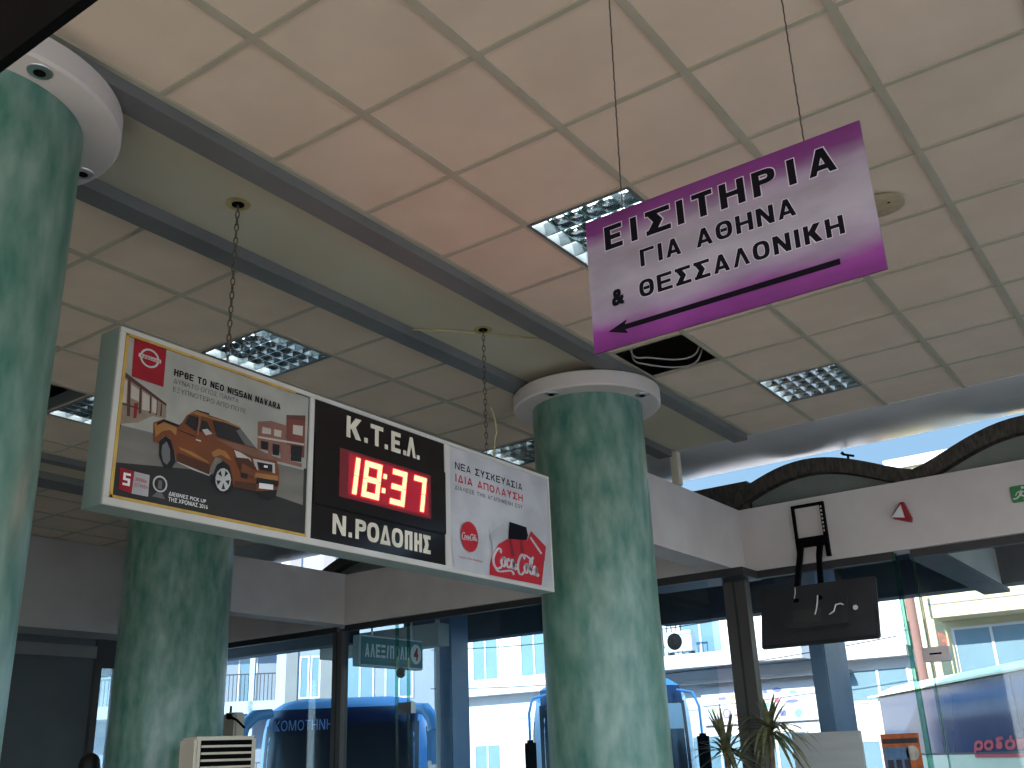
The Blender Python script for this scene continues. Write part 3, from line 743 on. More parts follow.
def seg(mb, y0, y1, z0, z1):
    q = [(y0 + SL * (z0 - 2.957), z0), (y1 + SL * (z0 - 2.957), z0), (y1 + SL * (z1 - 2.957), z1), (y0 + SL * (z1 - 2.957), z1)]
    mb.prism(q, 'x', XD + .001, XD + .004, 'led')
T = .028
def digit(name, y0, y1, segs):
    mb = MB(); z0, z1, zm = 2.862, 3.051, 2.957
    g = .002
    if 'a' in segs: seg(mb, y0, y1, z1 - T, z1)
    if 'd' in segs: seg(mb, y0, y1, z0, z0 + T)
    if 'g' in segs: seg(mb, y0 + (T + g if 'f' in segs or 'e' in segs else .0), y1 - T - g, zm - T / 2, zm + T / 2)
    if 'f' in segs: seg(mb, y0, y0 + T, zm + g, z1 - (T + g if 'a' in segs else 0))
    if 'e' in segs: seg(mb, y0, y0 + T, z0 + (T + g if 'd' in segs else 0), zm - g)
    if 'b' in segs: seg(mb, y1 - T, y1, zm + g, z1 - (T + g if 'a' in segs else 0))
    if 'c' in segs: seg(mb, y1 - T, y1, z0 + (T + g if 'd' in segs else 0), zm - g)
    return mb.wb(name, co, AB)
digit('digit', 1.42, 1.523, 'bc'); digit('digit', 1.560, 1.684, 'abcdefg'); digit('digit', 1.768, 1.877, 'abcdg'); digit('digit', 1.936, 2.034, 'abc')
for za in (2.984, 2.908):
    cm = MB(); seg(cm, 1.701, 1.724, za, za + .024); cm.wb('colon_dot', co, AB)
# drink poster
dp = MB().box(XF - .006, XF + .0005, 2.262, Y1 - .02, Z0 + .03, Z1 - .022, 'posterwhite')
dp.poly([(XF + .007, 2.290, Z0 + .018), (XF + .007, 3.268, Z0 + .018), (XF + .0005, 3.25, Z0 + .16), (XF + .0005, 2.262, Z0 + .2)], 'posterwhite')
MD = plane_px(XF + .0012); D2 = XF + .0085
dp.block('ΝΕΑ ΣΥΣΚΕΥΑΣΙΑ', 'ink', MD, 2.313, 2.974, 3.165, 3.207, .2)
dp.block('ΙΔΙΑ ΑΠΟΛΑΥΣΗ', 'cokered', MD, 2.311, 2.976, 3.093, 3.138, .23)
dp.block('ΔΙΑΛΕΞΕ ΤΗΝ ΑΓΑΠΗΜΕΝΗ ΣΟΥ', 'grey', MD, 2.308, 2.970, 3.046, 3.070, .22)
n = 40
dp.poly([(D2, 2.424 + .080 * cos(2 * pi * i / n), 2.792 + .086 * sin(2 * pi * i / n)) for i in range(n)], 'cokered')
dp.text('taste the feeling', 'cokered', plane_px(D2), 2.328, 2.533, 2.660, 2.673)
dp.poly([(D2, y, z) for y, z in ((2.616, 2.843), (2.755, 2.927), (2.797, 2.867), (2.789, 2.80), (2.682, 2.74), (2.645, 2.739))], 'silverprint')
dp.poly([(D2 + .0003, y, z) for y, z in ((2.815, 2.941), (2.862, 2.941), (2.991, 2.937), (3.005, 2.887), (2.979, 2.85), (2.796, 2.83))], 'ink')
dp.poly([(D2 + .0006, y, z) for y, z in ((3.039, 2.921), (3.197, 2.847), (3.174, 2.755), (2.985, 2.73), (2.976, 2.831))], 'cokered')
dp.poly([(D2 + .0009, y, z) for y, z in ((2.599, 2.600), (2.608, 2.665), (2.643, 2.737), (2.696, 2.791), (2.789, 2.835), (2.979, 2.855), (3.032, 2.839), (3.098, 2.785), (3.177, 2.78), (3.127, 2.600))], 'cokered')
dp.poly([(D2 + .0011, y, z) for y, z in ((2.80, 2.835), (2.83, 2.838), (2.85, 2.74), (2.82, 2.735))], 'darkred')
dp.poly([(D2 + .0011, y, z) for y, z in ((2.91, 2.845), (2.94, 2.85), (2.95, 2.77), (2.92, 2.76))], 'darkred')
dp.poly([(D2 + .0012, y, z) for y, z in ((3.02, 2.875), (3.035, 2.885), (3.15, 2.80), (3.135, 2.79))], 'posterwhite')
# flowing white script of the drink's name, drawn as pen strokes with thick and thin
def stroke(mb, pts, w, m_, x):
    P = [Vector((p[0], p[1])) for p in pts]; out = []
    for i in range(len(P) - 1):
        p0, p1, p2, p3 = P[max(i - 1, 0)], P[i], P[i + 1], P[min(i + 2, len(P) - 1)]
        for j in range(6):
            u = j / 6
            out.append(.5 * ((2 * p1) + (p2 - p0) * u + (2 * p0 - 5 * p1 + 4 * p2 - p3) * u * u + (3 * p1 - p0 - 3 * p2 + p3) * u ** 3))
    out.append(P[-1])
    L, R = [], []
    for i, p in enumerate(out):
        d = (out[min(i + 1, len(out) - 1)] - out[max(i - 1, 0)])
        ang = atan2(d.y, d.x)
        k = w * (.30 + .62 * abs(sin(ang)))
        if d.length > 0: d = d.normalized()
        nrm = Vector((-d.y, d.x)) * k / 2
        L.append((x, p.x + nrm.x, p.y + nrm.y)); R.append((x, p.x - nrm.x, p.y - nrm.y))
    m = len(out)
    mb.add(L + R, [(i, i + 1, m + i + 1, m + i) for i in range(m - 1)], m_)
SCRIPT = [  # unit square strokes: capital C with tail, o, c, a, dash, capital C, o, l, a
    [(.155, .80), (.165, .93), (.12, .98), (.05, .78), (.00, .45), (.02, .15), (.09, .06), (.17, .18)],
    [(.02, .15), (.10, -.06), (.24, .02), (.36, .10), (.42, .02), (.40, -.05)],
    [(.20, .60), (.165, .42), (.185, .24), (.225, .24), (.25, .45), (.235, .62), (.20, .60), (.22, .55), (.28, .58)],
    [(.34, .52), (.32, .62), (.285, .48), (.285, .30), (.32, .22), (.36, .32)],
    [(.44, .58), (.40, .62), (.375, .45), (.38, .26), (.415, .26), (.445, .55), (.44, .30), (.46, .22), (.49, .32)],
    [(.47, .42), (.53, .46)],
    [(.66, .80), (.675, .96), (.62, .98), (.55, .70), (.52, .36), (.545, .08), (.60, .06), (.65, .20)],
    [(.60, .92), (.70, 1.0), (.82, .88), (.86, .94), (.88, 1.02)],
    [(.70, .58), (.665, .40), (.685, .20), (.725, .22), (.75, .44), (.735, .60), (.70, .58), (.73, .52), (.77, .55)],
    [(.78, .36), (.83, .66), (.845, .86), (.815, .90), (.79, .56), (.79, .26), (.82, .18), (.85, .28)],
    [(.93, .54), (.90, .58), (.87, .42), (.875, .22), (.905, .22), (.945, .54), (.935, .26), (.96, .17), (.99, .28)]]
def script(mb, y0, y1, z0, z1, x, w, m_, drop=0.0):
    for si, st in enumerate(SCRIPT):
        stroke(mb, [(y0 + (y1 - y0) * a, z0 + (z1 - z0) * b - drop * a) for a, b in st], w, m_, x + si * 6e-5)
script(dp, 2.640, 3.105, 2.640, 2.768, D2 + .0016, .024, 'posterwhite', drop=.010)
script(dp, 2.355, 2.494, 2.770, 2.810, D2 + .0005, .008, 'posterwhite')
dp.wb('drink_poster', AB)
for yy in (.745, 2.708):
    eb = MB()
    eb.lathe([(.010, -.004), (.016, 0), (.010, .004), (.004, 0), (.010, -.004)], 'metal', ((XF + XB) / 2, yy, Z1 + .012), 14, axis='x', cap=False)
    eb.wb('lifting_eye', AB)
# chains
mat('chainmetal', srgb(120, 112, 92), 0.5, srgb(84, 76, 62), 20, metal=.7)
def chain(x, y, lb, plate):
    t = thing('hanging_chain', lb, 'chain', (x, y, Z1 + .03), group='chains carrying the light box')
    ln = MB(); z = .0; H = C - Z1 - .03; k = 0
    while z < H - .03:
        pts = []
        for i in range(13):
            a = 2 * pi * i / 12
            u, w = .009 * cos(a), .022 * sin(a)
            ang = .6 if k % 2 else .6 + pi / 2
            pts.append((u * cos(ang), u * sin(ang), z + .022 + w))
        ln.tube(pts, .0032, 'chainmetal', 5)
        z += .036; k += 1
    ln.build('links', t)
    MB().cyl((0, 0, z + .005), (0, 0, H + .002), .006, 'chainmetal').lathe([(.03, H - .004), (.03, H + .003)], 'black', n=16).build('hook', t)
    if plate: MB().lathe([(.06, H - .0005), (.001, H - .001)], 'panelstain', n=24, cap=False).build('stain_ring', t)
    return t
mat('panelstain', srgb(160, 142, 84), 0.8, srgb(176, 160, 110), 20)
chain((XF + XB) / 2, .745, 'hanging chain above the truck advertisement', True)
chain((XF + XB) / 2, 2.708, 'hanging chain left of the middle column, with a loose cord knotted around it', True)
mat('ivorycord', srgb(176, 164, 124), 0.7)
tag(MB().tube([(-1.285, 2.40, C - .012), (-1.12, 2.58, C - .006), (-.99, 2.735, C - .016), (-.82, 2.98, C - .008), (-.70, 3.10, C - .012)], .006, 'ivorycord', 6).build('cable'), 'yellowed cable running across the smooth ceiling strip by the second chain', 'cable')
tag(MB().tube([(-.945, 2.735, Z1 + .34), (-.92, 2.74, Z1 + .26), (-.93, 2.77, Z1 + .19), (-.94, 2.76, Z1 + .14), (-.93, 2.74, Z1 + .08), (-.935, 2.745, Z1 + .004)], .005, 'ivorycord', 6).build('cord'), 'pale knotted cord hanging at the foot of the second chain', 'cord')
mat('tvblack', srgb(44, 43, 46), 0.5, srgb(36, 35, 38), 4)
# ------------------------------------------------------------------ fittings on the facade bands
tv = thing('television', 'black television seen from behind, hanging on a bracket from the front wall band', 'television', (-0.47, 6.83, 2.72))
Mt = Matrix.Rotation(radians(-16), 4, 'X')
MB().box(-.52, .52, -.018, .03, -.275, .275, 'tvblack', Mt, bev=.012).box(-.50, .50, -.03, -.018, -.26, .25, 'tvblack', Mt, bev=.008).build('casing', tv)
MB().box(-.30, .30, -.065, -.03, -.16, .10, 'tvblack', Mt, bev=.015).box(-.2, .05, -.07, -.065, -.10, .02, 'framedark', Mt).build('rear_cover', tv)
MB().box(-.50, .50, .03, .032, -.255, .255, 'blackgloss', Mt).build('screen', tv)
wm = MB()
MB().tube([Mt @ Vector(p) for p in ((.03, -.075, .13), (.035, -.10, .06), (.02, -.09, .0), (.0, -.075, -.04))], .006, 'white', 6).build('white_cable', tv)
MB().tube([Mt @ Vector(p) for p in ((.12, -.06, -.05), (.17, -.08, -.03), (.19, -.09, .02), (.23, -.08, .03), (.26, -.05, .02))], .006, 'white', 6).build('white_cable', tv)
MB().tube([Mt @ Vector(p) for p in ((-.19, -.03, .25), (-.18, -.05, .2), (-.19, -.05, .14))], .004, 'white', 6).build('white_cable', tv)
wm.cyl(Mt @ Vector((.34, -.035, .0)), Mt @ Vector((.34, -.028, .0)), .022, 'white', 14)
wm.build('label_dot', tv)
br = thing('television_bracket', 'black ladder shaped wall bracket carrying the hanging television', 'bracket', (-0.6, 7.33, 3.3))
b_ = MB()
b_.box(-.757, -.732, 7.325, 7.36, 3.27, 3.81, 'black').box(-.478, -.44, 7.315, 7.36, 3.29, 3.80, 'black').box(-.757, -.44, 7.325, 7.36, 3.785, 3.81, 'black').box(-.745, -.45, 7.31, 7.355, 3.40, 3.49, 'black')
for k in range(7): b_.box(-.470, -.456, 7.312, 7.316, 3.52 + .038 * k, 3.54 + .038 * k, 'fascia')
b_.wb('wall_frame', br)
for k, xa in enumerate((-.70, -.515)):
    MB().tube([(xa, 7.33, 3.46), (xa, 7.22, 3.28), (xa + .045 + .03 * k, 6.93, 2.99), (xa + .05 + .03 * k, 6.83, 2.80)], .032, 'black', 4, smooth=False).wb('arm', br)
MB().box(-.71, -.40, 6.845, 6.86, 2.72, 2.78, 'black').wb('mounting_plate', br)

al = thing('alarm_light', 'red triangular alarm sounder with white lens on the front wall band', 'alarm', (0.26, 7.36, 3.57))
mat('alarmred', srgb(150, 24, 34), 0.35)
MB().prism([(-.085, -.03), (.065, -.09), (.075, -.05), (.03, .10), (.0, .10), (-.085, -.01)], 'y', -.055, .0, 'alarmred').build('body', al)
MB().prism([(-.085, -.025), (.02, -.045), (.005, .075)], 'y', -.075, -.05, 'white').build('lens', al)
ex = thing('exit_sign', 'green emergency exit sign with white running figure on the front wall band', 'sign', (1.36, 7.33, 3.58))
mat('exitgreen', srgb(46, 128, 66), 0.4)
MB().box(-.19, .19, 0, .03, -.07, .07, 'exitgreen', bev=.006).build('casing', ex)
g_ = MB(); Mg = plane_ny(-.002)
def bar(mb, a, b, w, m_, M):
    d = Vector(b) - Vector(a); nn = Vector((-d.y, d.x)).normalized() * w / 2
    mb.poly([(a[0] + nn.x, a[1] + nn.y, 0), (b[0] + nn.x, b[1] + nn.y, 0), (b[0] - nn.x, b[1] - nn.y, 0), (a[0] - nn.x, a[1] - nn.y, 0)], m_, M)
for a, b, w in (((-.10, .025), (-.12, -.015), .022), ((-.12, -.015), (-.085, -.03), .014), ((-.085, -.03), (-.095, -.06), .012), ((-.12, -.015), (-.15, -.04), .013), ((-.15, -.04), (-.18, -.04), .011), ((-.10, .02), (-.07, -.005), .010), ((-.10, .022), (-.14, .01), .010), ((-.14, .01), (-.155, -.015), .009)):
    bar(g_, a, b, w, 'white', Mg)
g_.poly([(-.09 + .013 * cos(2 * pi * i / 12), .046 + .013 * sin(2 * pi * i / 12), 0) for i in range(12)], 'white', Mg)
g_.poly([(-.03, -.06, 0), (.03, -.06, 0), (.03, .058, 0), (-.03, .058, 0)], 'white', Mg)
bar(g_, (.06, 0), (.13, 0), .016, 'white', Mg)
g_.poly([(.13, -.03, 0), (.175, 0, 0), (.13, .03, 0)], 'white', Mg)
g_.build('symbol', ex)

# teal destination sign hanging outside the glass
mat('teal', srgb(52, 122, 132), 0.4, srgb(44, 110, 120), 3)
mat('signwhite', srgb(214, 226, 226), 0.5)
ts = thing('destination_sign', 'teal hanging bus bay sign with white letters and a circled number', 'sign', (-6.34, 7.75, 2.77))
MB().box(-6.40, -6.28, 7.17, 8.36, 2.77, 3.14, 'signwhite', bev=.008).wb('housing', ts)
MB().box(-6.282, -6.274, 7.19, 8.34, 2.79, 3.12, 'teal').wb('face', ts)
tl = MB(); Mz = plane_px(-6.273)
tl.block('ΑΛΕΞ/ΠΟΛΗ', 'signwhite', Mz, 7.26, 8.08, 2.88, 3.04, .17, .2)
tl.poly([(8.21 + .105 * cos(2 * pi * i / 28), 2.96 + .125 * sin(2 * pi * i / 28), 0) for i in range(28)], 'signwhite', Mz)
tl.text('4', 'cokered', plane_px(-6.271), 8.165, 8.255, 2.88, 3.04, .05)
tl.wb('lettering', ts)
for yy in (7.45, 8.2): MB().cyl((-6.34, yy, 3.13), (-6.34, yy, 3.68), .012, 'metal', 8).wb('hanger', ts)

# floor standing air conditioner in front of the dark column
ac = thing('air_conditioner', 'white floor standing air conditioner with louvred grille, beside the dark column', 'air conditioner', (-4.295, 3.605, 0), radians(75))
MB().box(-.26, .26, 0, .32, 0.06, 1.885, 'ivory', bev=.02).build('cabinet', ac)
MB().box(-.24, .24, .02, .30, 0, .06, 'framedark').build('plinth', ac)
gl = MB().box(-.215, .215, -.004, .002, 1.36, 1.855, 'black')
gl.build('grille_opening', ac)
lo_ = MB()
for k in range(9): lo_.box(-.212, .212, -.016, .0, 1.385 + .052 * k, 1.402 + .052 * k, 'ivory', Matrix.Translation((0, 0, 0)))
lo_.build('louvres', ac)
MB().box(-.25, .25, -.012, .0, .12, 1.2, 'ivory', bev=.005).build('front_panel', ac)

bp_ = thing('barrier_post', 'beige post with a black lever behind the white air conditioner', 'post', (-6.29, 5.32, 0))
MB().box(-.10, .10, -.07, .07, 0, 2.2, 'ivory', bev=.02).box(-.12, .12, -.09, .09, 0, .05, 'ivory').build('body', bp_)
MB().tube([(.02, -.08, 2.16), (.14, -.08, 2.12), (.24, -.06, 2.04)], [.018, .012, .012], 'black', 8).cyl((.02, -.10, 2.16), (.02, -.06, 2.16), .03, 'black', 12).cyl((-.06, 0, 2.2), (-.06, 0, 2.27), .012, 'black', 8).build('lever', bp_)
MB().cyl((.0, -.075, 1.95), (.0, -.068, 1.95), .02, 'metal', 12).build('lock', bp_)

# pale screen board and poster at the glass
bo = thing('screen_board', 'pale grey screen board standing in front of the glass by the plants', 'board', (-0.70, 7.26, 0))
mat('boardgrey', srgb(176, 176, 172), 0.6, srgb(168, 168, 164), 2, stretch=(1, 1, 8))
MB().box(-.31, .31, -.02, .02, .15, 1.75, 'boardgrey', bev=.006).build('panel', bo)
for sx in (-.25, .25): MB().box(sx - .025, sx + .025, -.2, .2, 0, .03, 'frame').box(sx - .02, sx + .02, -.015, .015, .03, .2, 'frame').build('foot', bo)
po = thing('poster', 'orange and blue travel poster stuck on the glass beside the green glass edge', 'poster', (-0.11, 7.40, 1.2))
for n_, c_ in dict(posterorange=(206, 108, 52), posterblue=(96, 132, 168), posterdark=(60, 52, 60), posterpale=(196, 190, 176)).items(): mat(n_, srgb(*c_), .5, tuple(x * .6 for x in srgb(*c_)), 14)
q = MB().box(-.16, .16, -.002, .002, -.05, .51, 'posterorange')
Mp = plane_ny(-.003)
q.quad((-.15, .20, 0), (.06, .20, 0), (.06, .40, 0), (-.15, .40, 0), 'posterblue', Mp)
q.poly([(.09 + .055 * cos(2 * pi * i / 18), .35 + .06 * sin(2 * pi * i / 18), 0) for i in range(18)], 'posterpale', Mp)
q.quad((-.15, .43, 0), (.15, .43, 0), (.15, .47, 0), (-.15, .47, 0), 'posterdark', Mp)
q.quad((-.15, .00, 0), (.15, .00, 0), (.15, .15, 0), (-.15, .15, 0), 'posterdark', Mp)
for k in range(3): q.quad((-.13 + .07 * k, .23, .0005), (-.08 + .07 * k, .23, .0005), (-.08 + .07 * k, .30, .0005), (-.13 + .07 * k, .30, .0005), 'posterdark', Mp)
q.build('sheet', po)

# spiky leaved plants in pots
mat('leaf', srgb(122, 122, 84), 0.5, srgb(84, 90, 60), 9, stretch=(1, 1, 3))
mat('bark', srgb(120, 100, 76), 0.9, srgb(90, 72, 54), 20)
mat('pot', srgb(150, 88, 62), 0.8, srgb(130, 72, 50), 8)
mat('soil', srgb(60, 46, 36), 0.95, srgb(40, 30, 24), 30)
def plant(x, y, h, n, R, lb, seed, droop):
    rnd = random.Random(seed)
    t = thing('potted_dracaena', lb, 'plant', (x, y, 0), group='spiky potted plants at the glass')
    MB().lathe([(.13, 0), (.17, .30), (.18, .32), (.16, .32), (.155, .28)], 'pot', n=28, cap=False).lathe([(.13, .0), (.001, .0)], 'pot', n=28, cap=False).build('pot', t)
    MB().lathe([(.158, .285), (.001, .29)], 'soil', n=24, cap=False).build('soil', t)
    MB().tube([(0, 0, .28), (.015, .01, h * .5), (-.01, 0, h * .8), (0, 0, h)], [.028, .024, .022, .016], 'bark', 10).build('trunk', t)
    lf = MB()
    for i in range(n):
        a = 2 * pi * i / n * 2.4 + rnd.uniform(-.3, .3); el = rnd.uniform(-.35, 1.35)
        L = R * rnd.uniform(.75, 1.15); w = .022
        d = Vector((cos(a) * cos(el), sin(a) * cos(el), sin(el))); side = Vector((-sin(a), cos(a), 0))
        p = Vector((0, 0, h - .03 + rnd.uniform(-.05, .04))); vs = []
        for j in range(8):
            u = j / 7
            q_ = p + d * L * u + Vector((0, 0, -droop * L * u * u * (1 if el < 1.0 else .35)))
            ww = w * (1 - u ** 2.2) * (.6 + .8 * min(u * 4, 1) * .5) + .0008
            fold = Vector((0, 0, .25 * ww))
            vs += [q_ - side * ww + fold, q_, q_ + side * ww + fold]
        fs = []
        for j in range(7):
            b0 = j * 3
            fs += [(b0, b0 + 1, b0 + 4, b0 + 3), (b0 + 1, b0 + 2, b0 + 5, b0 + 4)]
        lf.add(vs, fs, 'leaf', smooth=True)
    lf.build('leaves', t)
plant(-1.48, 6.85, 1.66, 44, .42, 'spiky potted plant at the left, in front of the window post', 3, .35)
plant(-1.00, 6.72, 1.80, 64, .46, 'fuller drooping spiky plant beside the pale screen board', 11, .75)

# ------------------------------------------------------------------ people
mat('hair', srgb(24, 20, 20), 0.6); mat('skin', srgb(196, 150, 122), 0.6); mat('jacket', srgb(46, 50, 60), 0.8); mat('trousers', srgb(52, 58, 76), 0.85); mat('shoe', srgb(36, 32, 30), 0.6)
def skin_mesh(name, V, E, R, m_, parent, root=0, levels=1):
    me = bpy.data.meshes.new(name); me.from_pydata(V, E, [])
    o = bpy.data.objects.new(name, me); COL.objects.link(o)
    md = o.modifiers.new('skin', 'SKIN'); md.use_smooth_shade = True
    for i, r in enumerate(R):
        k = me.skin_vertices[0].data[i]; k.radius = (r, r) if not isinstance(r, tuple) else r
        k.use_root = (i == root)
    sd = o.modifiers.new('sub', 'SUBSURF'); sd.levels = levels; sd.render_levels = levels
    dg = bpy.context.evaluated_depsgraph_get()
    m2 = bpy.data.meshes.new_from_object(o.evaluated_get(dg))
    bpy.data.objects.remove(o)
    m2.materials.clear(); m2.materials.append(MATS[m_])
    for p in m2.polygons: p.use_smooth = True
    ob = bpy.data.objects.new(name, m2); COL.objects.link(ob); ob.parent = parent
    return ob
def person(x, y, rz, lb, z=0.0):
    t = thing('person', lb, 'person', (x, y, z), rz)
    V = [(0, 0, .98), (0, .01, 1.15), (0, .01, 1.32), (0, .01, 1.46), (0, 0, 1.545), (0, -.01, 1.63), (0, -.015, 1.70), (0, -.01, 1.75)]
    E = [(i, i + 1) for i in range(7)]; R = [(.16, .11), (.14, .10), (.17, .11), (.13, .085), .055, (.075, .092), (.078, .098), (.055, .065)]
    for s in (-1, 1):
        b = len(V)
        V += [(s * .19, .01, 1.43), (s * .235, .02, 1.15), (s * .245, -.03, .90), (s * .245, -.06, .83)]
        E += [(3, b), (b, b + 1), (b + 1, b + 2), (b + 2, b + 3)]; R += [.062, .046, .033, .034]
        for k in range(4):          # fingers
            f = len(V); xo = s * .245; yo = -.10 + .022 * k
            V += [(xo, yo, .77), (xo - s * .008, yo - .004, .735), (xo - s * .022, yo - .004, .705 - .008 * (k in (1, 2)))]
            E += [(b + 3, f), (f, f + 1), (f + 1, f + 2)]; R += [.011, .0095, .008]
        f = len(V); V += [(s * .235, -.105, .80), (s * .225, -.125, .765)]; E += [(b + 3, f), (f, f + 1)]; R += [.012, .009]
        b = len(V)
        V += [(s * .095, 0, .90), (s * .10, -.01, .50), (s * .10, .02, .10), (s * .105, -.13, .045)]
        E += [(0, b), (b, b + 1), (b + 1, b + 2), (b + 2, b + 3)]; R += [.092, .062, .042, .036]
    skin_mesh('body', V, E, R, 'skin', t)
    fc = MB()
    fc.lathe([(.001, -.03), (.013, -.02), (.011, .0), (.004, .02)], 'skin', (0, -.115, 1.66), 10)
    fc.build('nose', t)
    for s in (-1, 1):
        ey = MB(); ey.lathe([(.002, -.011), (.011, -.004), (.011, .004), (.002, .011)], 'white', (s * .033, -.098, 1.69), 10); ey.lathe([(.001, -.006), (.0055, 0), (.001, .006)], 'black', (s * .033, -.106, 1.69), 8)
        ey.build('eye', t)
    MB().box(-.028, .028, -.112, -.1, 1.607, 1.617, 'alarmred', bev=.003).build('mouth', t)
    for s in (-1, 1):
        er = MB(); er.lathe([(.004, -.028), (.016, -.012), (.018, .01), (.006, .03)], 'skin', (s * .085, .005, 1.675), 10)
        er.build('ear', t)
    hr = MB()
    prof_ = [(.001, 1.842), (.04, 1.835), (.072, 1.812), (.092, 1.775), (.098, 1.73), (.096, 1.69)]
    hr.lathe(prof_, 'hair', (0, .012, 0), 24, cap=False)
    hr.lathe([(.097, 1.70), (.094, 1.62), (.07, 1.585)], 'hair', (0, .028, 0), 24, cap=False)
    hr.build('hair', t)
    JV = [(0, 0, .93), (0, .01, 1.15), (0, .01, 1.34), (0, .01, 1.46)]
    JE = [(0, 1), (1, 2), (2, 3)]; JR = [(.185, .135), (.165, .125), (.19, .13), (.13, .10)]
    for s in (-1, 1):
        b = len(JV); JV += [(s * .195, .01, 1.43), (s * .24, .02, 1.15), (s * .248, -.03, .91)]; JE += [(3, b), (b, b + 1), (b + 1, b + 2)]; JR += [.08, .062, .05]
    skin_mesh('jacket', JV, JE, JR, 'jacket', t)
    TV = [(0, 0, .95)]; TE = []; TR = [(.165, .12)]
    for s in (-1, 1):
        b = len(TV); TV += [(s * .098, 0, .88), (s * .102, -.01, .50), (s * .10, .02, .08)]; TE += [(0, b), (b, b + 1), (b + 1, b + 2)]; TR += [.105, .08, .065]
    skin_mesh('trousers', TV, TE, TR, 'trousers', t)
    for s in (-1, 1):
        MB().box(s * .105 - .045, s * .105 + .045, -.19, .07, 0.0, .075, 'shoe', bev=.025).build('shoe', t)
    return t
person(-6.78, 4.03, radians(150), 'black haired person standing by the dark wall, only the head top showing', z=0.0)

rf = thing('roof_fitting', 'tiny dark fitting standing on the middle vault of the canopy roof', 'fitting', (-0.30, 7.9, 4.27))
MB().cyl((0, 0, -.02), (0, 0, .10), .012, 'black', 8).cyl((-.05, 0, .11), (.06, 0, .07), .012, 'black', 8).build('stem', rf)
MB().lathe([(.004, -.02), (.02, 0), (.004, .02)], 'black', (-.05, 0, .12), 10).build('knob', rf)
